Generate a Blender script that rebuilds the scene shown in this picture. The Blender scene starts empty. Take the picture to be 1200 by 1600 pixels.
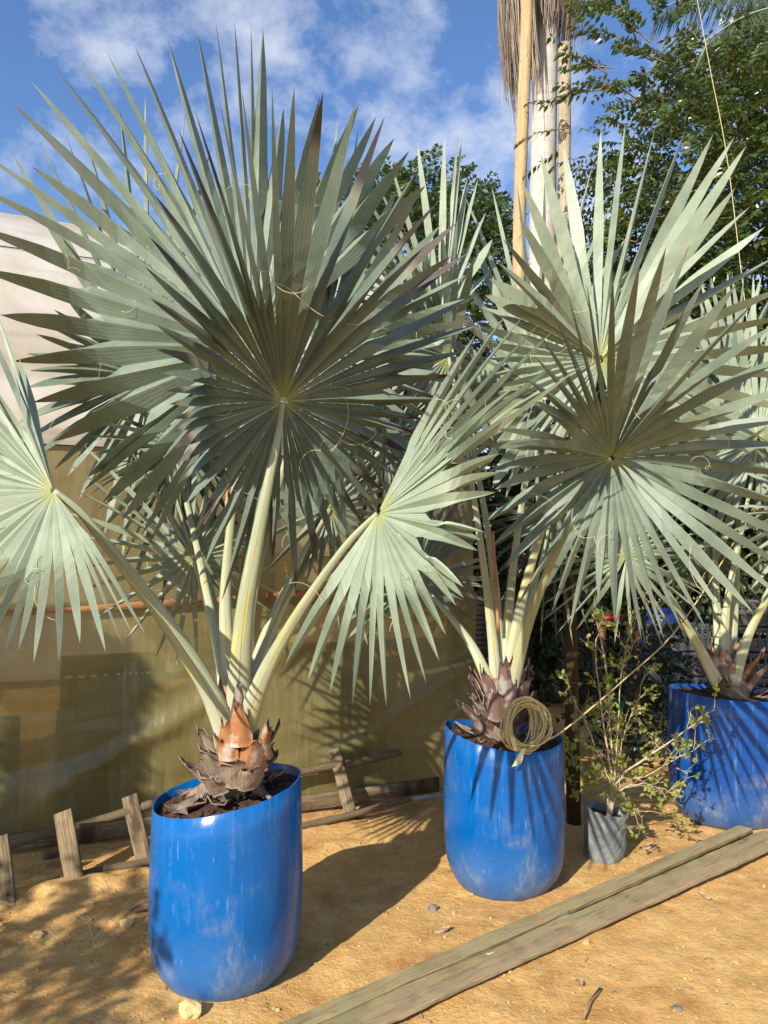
import bpy, math, random
import numpy as np
from mathutils import Vector, Matrix, noise

C = bpy.context.scene.collection
R = math.radians
# ------------------------------------------------------------------ camera
CAMZ, PITCH, F = 1.58, R(2.862), 1200.0
cd = bpy.data.cameras.new('camera'); cam = bpy.data.objects.new('camera', cd); C.objects.link(cam)
cam.location = (0, 0, CAMZ); cam.rotation_euler = (R(90) + PITCH, 0, 0)
cd.sensor_fit = 'VERTICAL'; cd.sensor_height = 36; cd.lens = 27; cd.clip_end = 2000; cd.clip_start = .05
bpy.context.scene.camera = cam
# ------------------------------------------------------------------ world and sun
SUN_EL, SUN_AZ = R(31), math.atan2(-.516, -.857)
w = bpy.data.worlds.new('World'); bpy.context.scene.world = w; w.use_nodes = True
nt = w.node_tree; nt.nodes.clear()
sky = nt.nodes.new('ShaderNodeTexSky'); sky.sky_type = 'NISHITA'; sky.sun_disc = False
sky.sun_elevation = SUN_EL; sky.sun_rotation = SUN_AZ; sky.air_density = 1.0; sky.dust_density = .4; sky.ozone_density = 2.2
bg = nt.nodes.new('ShaderNodeBackground'); bg.inputs[1].default_value = .066
tc = nt.nodes.new('ShaderNodeTexCoord')
mp = nt.nodes.new('ShaderNodeMapping'); mp.inputs['Scale'].default_value = (1.2, 1.2, 1.5); mp.inputs['Location'].default_value = (.35, .2, .12)
n1 = nt.nodes.new('ShaderNodeTexNoise'); n1.inputs['Scale'].default_value = 7.5; n1.inputs['Detail'].default_value = 10; n1.inputs['Roughness'].default_value = .6; n1.inputs['Distortion'].default_value = .1
n2 = nt.nodes.new('ShaderNodeTexNoise'); n2.inputs['Scale'].default_value = 1.6; n2.inputs['Detail'].default_value = 3
cr = nt.nodes.new('ShaderNodeValToRGB'); cr.color_ramp.elements[0].position = .50; cr.color_ramp.elements[1].position = .90
ad = nt.nodes.new('ShaderNodeMath'); ad.operation = 'ADD'
ml = nt.nodes.new('ShaderNodeMath'); ml.operation = 'MULTIPLY_ADD'; ml.inputs[1].default_value = .35; ml.inputs[2].default_value = -.18
mx = nt.nodes.new('ShaderNodeMix'); mx.data_type = 'RGBA'
ou = nt.nodes.new('ShaderNodeOutputWorld')
L = nt.links.new
L(tc.outputs['Generated'], mp.inputs[0]); L(mp.outputs[0], n1.inputs[0]); L(tc.outputs['Generated'], n2.inputs[0])
L(n2.outputs[0], ml.inputs[0]); L(n1.outputs[0], ad.inputs[0]); L(ml.outputs[0], ad.inputs[1]); L(ad.outputs[0], cr.inputs[0])
L(cr.outputs[0], mx.inputs[0]); hs = nt.nodes.new('ShaderNodeHueSaturation'); hs.inputs['Saturation'].default_value = 1.16; hs.inputs['Value'].default_value = 1.85; hs.inputs['Hue'].default_value = .508; L(sky.outputs[0], hs.inputs['Color']); L(hs.outputs[0], mx.inputs[6]); mx.inputs[7].default_value = (9.0, 9.3, 9.8, 1)
L(mx.outputs[2], bg.inputs[0]); L(bg.outputs[0], ou.inputs[0])
sd = bpy.data.lights.new('sun', 'SUN'); sd.energy = 5.0; sd.angle = R(.5); sd.color = (1, .93, .82)
sun = bpy.data.objects.new('sun', sd); C.objects.link(sun)
S = Vector((math.sin(SUN_AZ) * math.cos(SUN_EL), math.cos(SUN_AZ) * math.cos(SUN_EL), math.sin(SUN_EL)))
sun.rotation_euler = S.to_track_quat('Z', 'Y').to_euler(); sun.location = S * 20
vs = bpy.context.scene.view_settings; vs.view_transform = 'Standard'; vs.look = 'None'; vs.gamma = 1; vs.exposure = 0.75
bpy.context.scene.view_settings.use_curve_mapping = False

# ------------------------------------------------------------------ helpers
rng = random.Random(7)
def pix(px, py, Y):
    dx = (px - 600) / F; du = (800 - py) / F
    d = Vector((dx, math.cos(PITCH) - du * math.sin(PITCH), math.sin(PITCH) + du * math.cos(PITCH)))
    return Vector((0, 0, CAMZ)) + d * (Y / d.y)
def gnd(px, py, z=0):
    dx = (px - 600) / F; du = (800 - py) / F
    d = Vector((dx, math.cos(PITCH) - du * math.sin(PITCH), math.sin(PITCH) + du * math.cos(PITCH)))
    return Vector((0, 0, CAMZ)) + d * ((z - CAMZ) / d.z)
ORG = {}
def finish(o, label, cat, group=None, kind=None):
    if label: o['label'] = label
    if cat: o['category'] = cat
    if group: o['group'] = group
    if kind: o['kind'] = kind
    return o
def thing(name, label, cat, loc, group=None):
    o = bpy.data.objects.new(name, None); C.objects.link(o); o.location = loc; o.empty_display_size = .1
    ORG[o.name] = Vector(loc)
    return finish(o, label, cat, group)
class MB:
    def __init__(s): s.v = []; s.f = []; s.a = []; s.n = 0
    def add(s, vs, fs, ax=None):
        b = s.n
        vs = [tuple(p) for p in vs]; s.v += vs
        s.a += [tuple(a) for a in ax] if ax is not None else vs
        s.f += [tuple(i + b for i in f) for f in fs]; s.n += len(vs)
    def tube(s, path, rad, n=8, cap=True, flat=None, rnd=None, wob=0, upv=None):
        path = [Vector(p) for p in path]; K = len(path)
        if not hasattr(rad, '__len__'): rad = [rad] * K
        if rnd is None: rnd = rng.random()
        vs, ax, fs = [], [], []; along = 0
        T = (path[1] - path[0]).normalized()
        u = T.orthogonal().normalized() if upv is None else (Vector(upv) - T * T.dot(Vector(upv))).normalized()
        for i, p in enumerate(path):
            if i: along += (p - path[i-1]).length
            T = (path[min(i+1, K-1)] - path[max(i-1, 0)]).normalized()
            u = (u - T * T.dot(u)).normalized(); v = T.cross(u)
            for j in range(n):
                a = 2 * math.pi * j / n
                r = rad[i]
                fx = 1 if flat is None else flat[i]
                if wob: r *= 1 + wob * (noise.noise(Vector((math.cos(a) * 2 + rnd * 31, math.sin(a) * 2, along * 9))))
                vs.append(p + u * math.cos(a) * r * fx + v * math.sin(a) * r); ax.append((along, a, rnd))
        for i in range(K - 1):
            for j in range(n):
                k = (j + 1) % n
                fs.append((i*n+j, i*n+k, (i+1)*n+k, (i+1)*n+j))
        if cap: fs.append(tuple(range(n))[::-1]); fs.append(tuple((K-1)*n + j for j in range(n)))
        s.add(vs, fs, ax)
    def bar(s, p0, p1, wd, th, up=(0, 0, 1), seg=8, jit=.0, rnd=None, bev=.12, taper=0):
        p0, p1 = Vector(p0), Vector(p1); T = (p1 - p0).normalized(); up = Vector(up)
        side = T.cross(up).normalized(); up = side.cross(T).normalized(); ln = (p1 - p0).length
        if rnd is None: rnd = rng.random()
        b = bev * min(wd, th)
        prof = [(-wd/2+b, -th/2), (wd/2-b, -th/2), (wd/2, -th/2+b), (wd/2, th/2-b), (wd/2-b, th/2), (-wd/2+b, th/2), (-wd/2, th/2-b), (-wd/2, -th/2+b)]
        vs, ax, fs = [], [], []
        for i in range(seg + 1):
            t = i / seg; c = p0.lerp(p1, t); k = 1 - taper * t
            jx = jit * noise.noise(Vector((t * ln * 3, rnd * 50, 1))); jz = jit * noise.noise(Vector((t * ln * 3, rnd * 50, 7)))
            for q, (x, z) in enumerate(prof):
                e = jit * .5 * noise.noise(Vector((t * ln * 14, rnd * 50, q)))
                vs.append(c + side * (x * k + jx + e) + up * (z * k + jz + e)); ax.append((t * ln, x, z + rnd * 10))
        for i in range(seg):
            for j in range(8):
                k = (j + 1) % 8; fs.append((i*8+j, i*8+k, (i+1)*8+k, (i+1)*8+j))
        fs.append(tuple(range(8))[::-1]); fs.append(tuple(seg*8+j for j in range(8)))
        s.add(vs, fs, ax)
    def shell(s, grid, th, rnd=0.0):
        # grid[i][j] points, i along the length, j across: a closed thin body
        I, J = len(grid), len(grid[0]); vs, ax, fs = [], [], []
        for side in (0, 1):
            for i in range(I):
                for j in range(J):
                    a = grid[min(i+1, I-1)][j] - grid[max(i-1, 0)][j]; b = grid[i][min(j+1, J-1)] - grid[i][max(j-1, 0)]
                    nn = a.cross(b)
                    if nn.length < 1e-9: nn = Vector((0, 0, 1))
                    nn.normalize()
                    vs.append(grid[i][j] + nn * (th * .5 * (1 if side == 0 else -1))); ax.append((i / (I - 1), j / (J - 1) - .5, rnd))
        o = I * J
        for i in range(I - 1):
            for j in range(J - 1):
                q = (i*J+j, i*J+j+1, (i+1)*J+j+1, (i+1)*J+j)
                fs.append(q[::-1]); fs.append(tuple(k + o for k in q))
        for i in range(I - 1):
            for j in (0, J - 1): fs.append((i*J+j, (i+1)*J+j, (i+1)*J+j+o, i*J+j+o) if j == 0 else ((i+1)*J+j, i*J+j, i*J+j+o, (i+1)*J+j+o))
        for j in range(J - 1):
            for i in (0, I - 1): fs.append((i*J+j+1, i*J+j, i*J+j+o, i*J+j+1+o) if i == 0 else (i*J+j, i*J+j+1, i*J+j+1+o, i*J+j+o))
        s.add(vs, fs, ax)
    def build(s, name, m, parent=None, loc=None, smooth=True):
        me = bpy.data.meshes.new(name)
        org = ORG[parent.name] if parent else Vector(loc if loc is not None else (0, 0, 0))
        V = np.array(s.v, dtype=np.float64) - np.array(org)
        me.from_pydata(V.tolist(), [], s.f)
        at = me.attributes.new('aux', 'FLOAT_VECTOR', 'POINT'); at.data.foreach_set('vector', np.array(s.a, dtype=np.float32).ravel())
        me.materials.append(m)
        if smooth: me.polygons.foreach_set('use_smooth', [True] * len(me.polygons))
        me.update()
        return link(name, me, parent, org)
def link(name, me, parent, org):
    o = bpy.data.objects.new(name, me); C.objects.link(o)
    if parent: o.parent = parent; o.location = (0, 0, 0)
    else: o.location = org
    ORG[o.name] = Vector(org)
    return o
def sm_angle(o, deg=40):
    me = o.data
    try: me.set_sharp_from_angle(angle=R(deg))
    except Exception: pass
    return o
def np_mesh(name, V, Q, A, m, parent=None, loc=(0, 0, 0), smooth=False):
    org = ORG[parent.name] if parent else Vector(loc)
    me = bpy.data.meshes.new(name); V = V - np.array(org); nf, k = Q.shape
    me.vertices.add(len(V)); me.vertices.foreach_set('co', V.astype(np.float32).ravel())
    me.loops.add(nf * k); me.loops.foreach_set('vertex_index', Q.astype(np.int32).ravel())
    me.polygons.add(nf); me.polygons.foreach_set('loop_start', np.arange(0, nf * k, k, dtype=np.int32))
    me.polygons.foreach_set('use_smooth', [smooth] * nf)
    at = me.attributes.new('aux', 'FLOAT_VECTOR', 'POINT'); at.data.foreach_set('vector', A.astype(np.float32).ravel())
    me.materials.append(m); me.update(calc_edges=True); me.validate()
    return link(name, me, parent, org)
def bez(pts, k):
    pts = [Vector(p) for p in pts]; out = []
    for i in range(k):
        t = i / (k - 1); q = list(pts)
        while len(q) > 1: q = [q[j].lerp(q[j+1], t) for j in range(len(q) - 1)]
        out.append(q[0])
    return out
def spline(pts, k):
    pts = [Vector(p) for p in pts]; n = len(pts); out = []
    for i in range(k):
        t = i / (k - 1) * (n - 1); j = min(int(t), n - 2); u = t - j
        p0, p1, p2, p3 = pts[max(j-1, 0)], pts[j], pts[j+1], pts[min(j+2, n-1)]
        out.append(.5 * ((2*p1) + (p2-p0)*u + (2*p0-5*p1+4*p2-p3)*u*u + (3*p1-p0-3*p2+p3)*u**3))
    return out

# ------------------------------------------------------------------ materials
class G:
    def __init__(s, name):
        s.m = bpy.data.materials.new(name); s.m.use_nodes = True; s.t = s.m.node_tree; s.t.nodes.clear()
        s.out = s.N('OutputMaterial'); s.p = s.N('BsdfPrincipled'); s.L(s.p.outputs[0], s.out.inputs[0])
    def N(s, t, **k):
        n = s.t.nodes.new('ShaderNode' + t)
        for a, v in k.items(): setattr(n, a, v)
        return n
    def L(s, a, b): s.t.links.new(a, b)
    def setin(s, n, i, v):
        if hasattr(v, 'is_linked') or isinstance(v, bpy.types.NodeSocket): s.L(v, n.inputs[i])
        else: n.inputs[i].default_value = v
    def aux(s): 
        a = s.N('Attribute'); a.attribute_name = 'aux'; return a.outputs['Vector']
    def obj(s): return s.N('TexCoord').outputs['Object']
    def sep(s, v): 
        n = s.N('SeparateXYZ'); s.L(v, n.inputs[0]); return n.outputs
    def mapv(s, v, sc): 
        n = s.N('Mapping'); s.L(v, n.inputs[0]); n.inputs['Scale'].default_value = sc; return n.outputs[0]
    def noise(s, v, sc, det=4, ro=.55, dist=0):
        n = s.N('TexNoise'); s.L(v, n.inputs['Vector']); n.inputs['Scale'].default_value = sc
        n.inputs['Detail'].default_value = det; n.inputs['Roughness'].default_value = ro; n.inputs['Distortion'].default_value = dist
        return n.outputs[0]
    def vor(s, v, sc, feat='F1'):
        n = s.N('TexVoronoi', feature=feat); s.L(v, n.inputs['Vector']); n.inputs['Scale'].default_value = sc; return n.outputs[0]
    def ramp(s, v, stops):
        n = s.N('ValToRGB'); s.L(v, n.inputs[0]); e = n.color_ramp.elements
        while len(e) < len(stops): e.new(.5)
        for i, (p, c) in enumerate(stops):
            e[i].position = p; e[i].color = (c, c, c, 1) if not hasattr(c, '__len__') else (*c, 1)
        return n.outputs[0]
    def mix(s, f, a, b, mode='MIX'):
        n = s.N('Mix', data_type='RGBA', blend_type=mode)
        s.setin(n, 0, f); 
        for i, x in ((6, a), (7, b)): s.setin(n, i, x if isinstance(x, bpy.types.NodeSocket) else (*x, 1))
        return n.outputs[2]
    def math(s, op, a, b=0.0, c=None, clamp=False):
        n = s.N('Math', operation=op); n.use_clamp = clamp; s.setin(n, 0, a); s.setin(n, 1, b)
        if c is not None: s.setin(n, 2, c)
        return n.outputs[0]
    def bump(s, h, st=.3, d=.01, to=None):
        n = s.N('Bump'); s.L(h, n.inputs['Height']); n.inputs['Strength'].default_value = st; n.inputs['Distance'].default_value = d
        s.L(n.outputs[0], s.p.inputs['Normal']); return n.outputs[0]
    def base(s, c): s.setin(s.p, 'Base Color', c if isinstance(c, bpy.types.NodeSocket) else (*c, 1))
    def rough(s, v, spec=.5): s.setin(s.p, 'Roughness', v); s.p.inputs['Specular IOR Level'].default_value = spec
    def trans(s, col, f):
        t = s.N('BsdfTranslucent'); s.setin(t, 0, col if isinstance(col, bpy.types.NodeSocket) else (*col, 1))
        m = s.N('MixShader'); s.setin(m, 0, f); s.L(s.p.outputs[0], m.inputs[1]); s.L(t.outputs[0], m.inputs[2]); s.L(m.outputs[0], s.out.inputs[0])
        return m

def m_blade(name, c1, c2, tipdark):
    g = G(name); a = g.aux(); x = g.sep(a); o = g.obj()
    blotch = g.noise(o, 6, 5)
    col = g.mix(g.ramp(blotch, [(.35, 0), (.65, 1)]), c1, c2)
    fine = g.noise(g.mapv(a, (2.0, 37.0, 60.0)), 3, 3)
    col = g.mix(g.math('MULTIPLY', fine, .25), col, (.24, .27, .18))
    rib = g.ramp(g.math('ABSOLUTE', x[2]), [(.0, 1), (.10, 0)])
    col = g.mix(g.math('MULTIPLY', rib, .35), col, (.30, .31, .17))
    hub = g.ramp(x[0], [(0.0, 1), (.13, 0)])
    col = g.mix(g.math('MULTIPLY', hub, .75), col, (.34, .34, .07))
    # dead tips: how far down the segment differs from segment to segment
    rr = g.math('MULTIPLY_ADD', x[1], -tipdark, 1.0)
    tip = g.math('SMOOTHSTEP' if False else 'GREATER_THAN', x[0], rr)
    soft = g.math('MULTIPLY', g.math('SUBTRACT', x[0], rr), 16.0, clamp=True)
    pale = g.math('MULTIPLY', g.math('SUBTRACT', x[0], g.math('SUBTRACT', rr, .05)), 14.0, clamp=True)
    col = g.mix(g.math('MULTIPLY', pale, .4), col, (.26, .19, .10))
    col = g.mix(soft, col, (.035, .025, .02))
    spots = g.ramp(g.noise(o, 90, 2), [(.70, 0), (.78, 1)])
    col = g.mix(g.math('MULTIPLY', spots, .5), col, (.17, .13, .08))
    g.base(col); g.rough(g.math('MULTIPLY_ADD', blotch, .25, .34), .38)
    veins = g.math('SINE', g.math('MULTIPLY', x[2], 30.0))
    g.bump(g.math('ADD', g.math('MULTIPLY', veins, .5), g.noise(o, 60, 3)), .18, .002)
    g.trans(g.mix(.5, col, (.28, .38, .12)), .06)
    return g.m
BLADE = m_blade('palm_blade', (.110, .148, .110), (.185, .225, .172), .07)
BLADE_SHADE_DARKTIP = m_blade('palm_blade_shade_burnt', (.070, .102, .082), (.118, .150, .118), .30)  # dead dark tips, plus the whole blade darkened: shade put into the colour
BLADE_WAXY_LIT = m_blade('palm_blade_waxy_lit', (.195, .245, .170), (.300, .345, .250), .05)  # brighter copy of the waxy blade, sunlight on the fans put into the colour
def m_stalk():
    g = G('leaf_stalk'); a = g.aux(); x = g.sep(a); o = g.obj()
    col = g.mix(g.ramp(g.noise(g.mapv(a, (3, 2, 9)), 2, 5), [(.35, 0), (.65, 1)]), (.22, .26, .14), (.34, .37, .25))
    wax = g.ramp(x[0], [(0, 1), (.45, 0)])
    col = g.mix(g.math('MULTIPLY', wax, .8), col, (.42, .43, .33))
    yel = g.math('MULTIPLY', g.ramp(g.noise(g.mapv(a, (2.2, .9, 5)), 2.2, 3), [(.54, 0), (.62, 1)]), g.ramp(x[0], [(.02, 0), (.1, 1), (.45, 1), (.8, 0)]))
    col = g.mix(g.math('MULTIPLY', yel, .75), col, (.50, .42, .06))
    scurf = g.math('MULTIPLY', g.ramp(g.noise(g.mapv(a, (10, 3, 3)), 9, 4), [(.60, 0), (.68, 1)]), .6)
    col = g.mix(scurf, col, (.25, .17, .10))
    edge = g.ramp(g.math('ABSOLUTE', g.math('SINE', x[1])), [(.0, 1), (.16, 0)])
    col = g.mix(g.math('MULTIPLY', edge, .8), col, (.20, .09, .04))
    g.base(col); g.rough(.5, .35); g.bump(g.noise(g.mapv(a, (2, 12, 3)), 6, 4), .25, .004)
    return g.m
STALK = m_stalk()
def simple(name, c1, c2, sc=6, ro=.7, bsc=40, bst=.3, bd=.005, spec=.3, stretch=None, tr=None, stops=(.35, .65)):
    g = G(name); v = g.obj() if stretch is None else g.mapv(g.aux(), stretch)
    n = g.noise(v, sc, 6, .6)
    col = g.mix(g.ramp(n, [(stops[0], 0), (stops[1], 1)]), c1, c2)
    g.base(col); g.rough(ro, spec); g.bump(g.noise(v, bsc, 5, .65), bst, bd)
    if tr: g.trans(tr[0], tr[1])
    return g.m
def m_boot(name, c1, c2, c3):
    g = G(name); a = g.aux()
    fib = g.noise(g.mapv(a, (1.2, 16, 7)), 4, 6, .7)
    col = g.mix(g.ramp(fib, [(.35, 0), (.65, 1)]), c1, c2)
    col = g.mix(g.ramp(g.noise(g.obj(), 14, 4), [(.5, 0), (.62, .8)]), col, c3)
    g.base(col); g.rough(.75, .25); g.bump(fib, .6, .004); return g.m
BOOT = m_boot('old_leaf_base', (.075, .05, .035), (.36, .28, .21), (.15, .11, .085))
BOOT_ORANGE = m_boot('fresh_leaf_base', (.22, .08, .03), (.40, .19, .08), (.48, .40, .32))
BOOT_PINK = m_boot('purple_leaf_base', (.07, .035, .03), (.24, .145, .12), (.34, .31, .28))
FIBRE = simple('fibre', (.42, .33, .18), (.6, .52, .33), ro=.8)
SOIL = simple('potting_soil', (.035, .018, .010), (.10, .05, .028), sc=35, ro=.95, bsc=90, bst=1, bd=.012)
def m_barrel(name, c, scuff, dirt):
    g = G(name); o = g.obj(); x = g.sep(o)
    big = g.noise(o, 3.5, 4); col = g.mix(big, tuple(k * .86 for k in c), tuple(min(1, k * 1.12) for k in c))
    st = g.math('MULTIPLY', g.ramp(g.noise(g.mapv(o, (16, 16, .9)), 1.4, 8, .65), [(.57, 0), (.74, 1)]), g.ramp(g.noise(o, 30, 5, .7), [(.35, .15), (.6, 1)]))
    col = g.mix(g.math('MULTIPLY', st, scuff), col, (.16, .30, .46))
    pt = g.math('MULTIPLY', g.ramp(g.noise(o, 5.2, 3, .5, .4), [(.53, 0), (.68, 1)]), g.ramp(g.noise(g.mapv(o, (26, 26, 9)), 1.6, 8, .75), [(.40, 0), (.66, .8)]))
    low = g.ramp(x[2], [(.02, 1), (.5, .15)])
    col = g.mix(g.math('MULTIPLY', g.math('MULTIPLY', pt, low), dirt), col, (.44, .38, .17))
    dust = g.math('MULTIPLY', g.ramp(x[2], [(.0, 1), (.30, 0)]), g.ramp(g.noise(o, 7, 6, .65), [(.3, .25), (.7, .8)]))
    col = g.mix(g.math('MULTIPLY', dust, dirt * .75), col, (.16, .22, .27))
    scr = g.ramp(g.noise(g.mapv(o, (70, 70, 5)), 2, 3), [(.68, 0), (.72, 1)])
    col = g.mix(g.math('MULTIPLY', scr, .25), col, (.4, .5, .7))
    g.base(col)
    rr = g.math('ADD', g.math('MULTIPLY', st, .25), g.math('MULTIPLY_ADD', dust, .35, .22), clamp=True)
    g.rough(rr, .38); g.bump(g.math('ADD', g.noise(g.mapv(o, (3, 3, 1.2)), 2.5, 2), g.math('MULTIPLY', g.noise(o, 45, 4), .04)), .5, .02)
    return g.m
def m_wood(name, c1, c2, c3, ro=.85):
    g = G(name); a = g.aux()
    gr = g.noise(g.mapv(a, (1.6, 34, 34)), 2.5, 8, .7, .3)
    col = g.mix(g.ramp(gr, [(.3, 0), (.7, 1)]), c1, c2)
    fg = g.noise(g.mapv(a, (5, 160, 160)), 3, 5, .7); col = g.mix(g.ramp(fg, [(.42, .45), (.55, 0)]), col, tuple(k * .4 for k in c1))
    col = g.mix(g.ramp(g.noise(g.mapv(a, (3, 9, 1)), 2, 5, .6), [(.48, 0), (.66, 1)]), col, c3)
    knot = g.ramp(g.noise(g.mapv(a, (7, 22, 2)), 1.6, 2, .5), [(.70, 0), (.76, 1)]); col = g.mix(g.math('MULTIPLY', knot, .7), col, tuple(k * .35 for k in c1))
    crack = g.ramp(g.noise(g.mapv(a, (1.1, 60, 60)), 2, 3), [(.30, 1), (.36, 0)])
    col = g.mix(g.math('MULTIPLY', crack, .7), col, tuple(k * .25 for k in c1))
    g.base(col); g.rough(ro, .2); g.bump(gr, .7, .006); return g.m
PLANK = m_wood('greenish_board', (.25, .185, .09), (.40, .315, .165), (.27, .24, .12))
PLANK2 = m_wood('reddish_board', (.26, .18, .10), (.43, .325, .19), (.30, .25, .14))
OLDWOOD = m_wood('weathered_wood', (.10, .068, .036), (.32, .24, .14), (.055, .04, .024))
BATTEN = m_wood('red_batten', (.30, .12, .05), (.46, .22, .10), (.20, .08, .04))
DARKPOST = m_wood('dark_post', (.05, .028, .012), (.11, .06, .028), (.04, .025, .015))
ORWOOD = m_wood('orange_wood', (.34, .14, .06), (.46, .22, .10), (.25, .10, .05))
def m_pole(name, c1, c2, c3):
    g = G(name); a = g.aux()
    n = g.noise(g.mapv(a, (1.6, .8, 1)), 2, 7, .65); col = g.mix(g.ramp(n, [(.35, 0), (.65, 1)]), c1, c2)
    col = g.mix(g.ramp(g.noise(g.mapv(a, (9, 1.6, 1)), 2, 5, .7), [(.58, 0), (.66, .85)]), col, c3)
    g.base(col); g.rough(.75, .25); g.bump(g.noise(g.mapv(a, (5, 2, 1)), 3, 5), .5, .02); return g.m
POLE_OR = m_pole('orange_pole', (.33, .23, .11), (.45, .34, .19), (.16, .10, .05))
POLE_GR = m_pole('grey_pole', (.28, .23, .15), (.38, .33, .24), (.18, .13, .08))
def m_ring():
    g = G('ringed_trunk'); a = g.aux(); x = g.sep(a)
    wv = g.math('ADD', g.math('MULTIPLY', x[0], 5.6), g.math('MULTIPLY', g.noise(g.mapv(a, (1.0, .5, 1)), 2, 4), .9))
    fr = g.math('FRACT', wv); ring = g.ramp(fr, [(.0, 1), (.10, 0), (.93, 0), (1, 1)])
    col = g.mix(g.ramp(g.noise(g.mapv(a, (1, 1, 1)), 3, 6, .65), [(.3, 0), (.7, 1)]), (.36, .33, .28), (.50, .46, .41))
    col = g.mix(g.math('MULTIPLY', ring, .42), col, (.24, .18, .13))
    g.base(col); g.rough(.85, .15); g.bump(fr, .3, .02); return g.m
RING = m_ring()
THATCH = m_boot('dead_frond', (.13, .10, .075), (.36, .30, .23), (.21, .16, .12))
def m_leaf(name, c1, c2, c3, f, ro=.42, spec=.45):
    g = G(name); x = g.sep(g.aux())
    col = g.mix(g.ramp(x[1], [(.1, 0), (.9, 1)]), c1, c2); col = g.mix(g.ramp(x[1], [(.90, 0), (.93, 1)]), col, c3)
    g.base(col); g.rough(ro, spec); g.trans(g.mix(.6, col, tuple(min(1, k * 2.2) for k in c2)), f); return g.m
LEAF_R = m_leaf('glossy_leaf', (.030, .060, .014), (.085, .120, .026), (.20, .17, .04), .22, .30, .5)
LEAF_F = m_leaf('far_leaf', (.028, .060, .014), (.070, .115, .028), (.10, .14, .03), .2)
LEAF_D = m_leaf('dark_leaf', (.008, .018, .006), (.022, .036, .010), (.05, .06, .02), .10)
LEAF_S = m_leaf('lime_leaf', (.17, .22, .025), (.30, .33, .05), (.42, .28, .17), .35, .45)
LEAF_C = m_leaf('cypress_leaf', (.03, .06, .02), (.06, .10, .03), (.08, .10, .04), .1)
FROND = m_leaf('feather_leaf', (.05, .085, .03), (.09, .13, .05), (.15, .14, .06), .2)
BARK = simple('bark', (.08, .06, .04), (.20, .16, .11), sc=12, ro=.9, bsc=40, bst=.6, bd=.02)
TWIG = simple('twig_bark', (.28, .21, .14), (.46, .37, .26), sc=30, ro=.8)
DTWIG = simple('dark_twig', (.14, .10, .06), (.26, .19, .12), sc=30, ro=.85)
def m_ground():
    g = G('sandy_ground'); o = g.obj()
    a = g.noise(o, 1.1, 7, .62, .3); b = g.noise(o, 9, 8, .7); c = g.noise(o, 60, 6, .7)
    col = g.mix(g.ramp(a, [(.36, 0), (.64, 1)]), (.45, .235, .075), (.62, .375, .130))
    col = g.mix(g.ramp(b, [(.42, 0), (.72, .85)]), col, (.71, .465, .19))
    col = g.mix(g.ramp(g.noise(o, 2.6, 6, .6), [(.54, 0), (.70, .75)]), col, (.34, .145, .045))
    col = g.mix(g.ramp(c, [(.35, .35), (.5, 0)]), col, (.24, .125, .05))
    sp = g.ramp(g.vor(o, 55), [(.10, 1), (.2, 0)])
    msk = g.ramp(g.noise(o, 3.3, 4), [(.5, 0), (.65, 1)])
    col = g.mix(g.math('MULTIPLY', g.math('MULTIPLY', sp, msk), .7), col, (.22, .13, .07))
    g.base(col); g.rough(.95, .12)
    h = g.math('ADD', g.math('MULTIPLY', b, .8), g.math('ADD', g.math('MULTIPLY', c, .35), g.math('MULTIPLY', g.noise(o, 190, 4, .7), .12)))
    g.bump(h, .8, .03); return g.m
GROUND = m_ground()
STONE = simple('pale_clod', (.36, .21, .08), (.54, .36, .16), sc=20, ro=.9, bsc=70, bst=.6)
STONE_D = simple('dark_stone', (.10, .085, .07), (.22, .19, .15), sc=20, ro=.8)
STONE_Y = simple('yellow_rock', (.50, .38, .14), (.60, .48, .22), sc=14, ro=.85, bsc=50, bst=.5)
DRYLEAF = simple('dry_leaf', (.28, .17, .09), (.45, .32, .20), sc=20, ro=.8)
def m_film(name, c1, c2, transp, tl, ro, stain, creases, hsc=(.8, .8, 2.2), hfine=.15):
    g = G(name); o = g.obj(); a = g.aux()
    n = g.noise(g.mapv(o, (1.2, 1.2, .7)), 1.3, 6, .6, .5)
    col = g.mix(g.ramp(n, [(.35, 0), (.65, 1)]), c1, c2)
    st = g.ramp(g.noise(g.mapv(o, (9, 9, .6)), 1.5, 7, .7), [(.52, 0), (.75, 1)])
    col = g.mix(g.math('MULTIPLY', st, .45), col, stain)
    g.base(col); g.rough(ro, .5)
    h = g.math('ADD', g.noise(g.mapv(o, hsc), 1.6, 2, .4, .6), g.math('MULTIPLY', g.noise(g.mapv(o, (5, 5, 1)), 3, 4), hfine))
    nb = g.bump(h, creases, .09)
    m1 = g.trans(g.mix(.4, col, (.8, .7, .4)), tl); tr = g.N('BsdfTransparent'); m2 = g.N('MixShader')
    g.setin(m2, 0, g.math('MULTIPLY', g.ramp(n, [(.3, 1.0), (.7, .55)]), transp)); g.L(m1.outputs[0], m2.inputs[1]); g.L(tr.outputs[0], m2.inputs[2]); g.L(m2.outputs[0], g.out.inputs[0])
    tr.inputs[0].default_value = (.95, .9, .7, 1)
    return g.m
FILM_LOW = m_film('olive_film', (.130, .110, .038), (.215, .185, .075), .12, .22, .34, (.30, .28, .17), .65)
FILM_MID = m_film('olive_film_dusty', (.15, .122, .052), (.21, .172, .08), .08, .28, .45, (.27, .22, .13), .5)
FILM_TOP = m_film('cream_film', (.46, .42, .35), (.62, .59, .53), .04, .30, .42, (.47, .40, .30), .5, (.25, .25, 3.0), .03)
PLAST_BLK = simple('black_plastic', (.015, .015, .017), (.03, .03, .033), ro=.4, spec=.5, bst=.1)
CRATE = simple('grey_plastic', (.05, .05, .05), (.10, .10, .098), sc=10, ro=.6, bst=.15)
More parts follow.
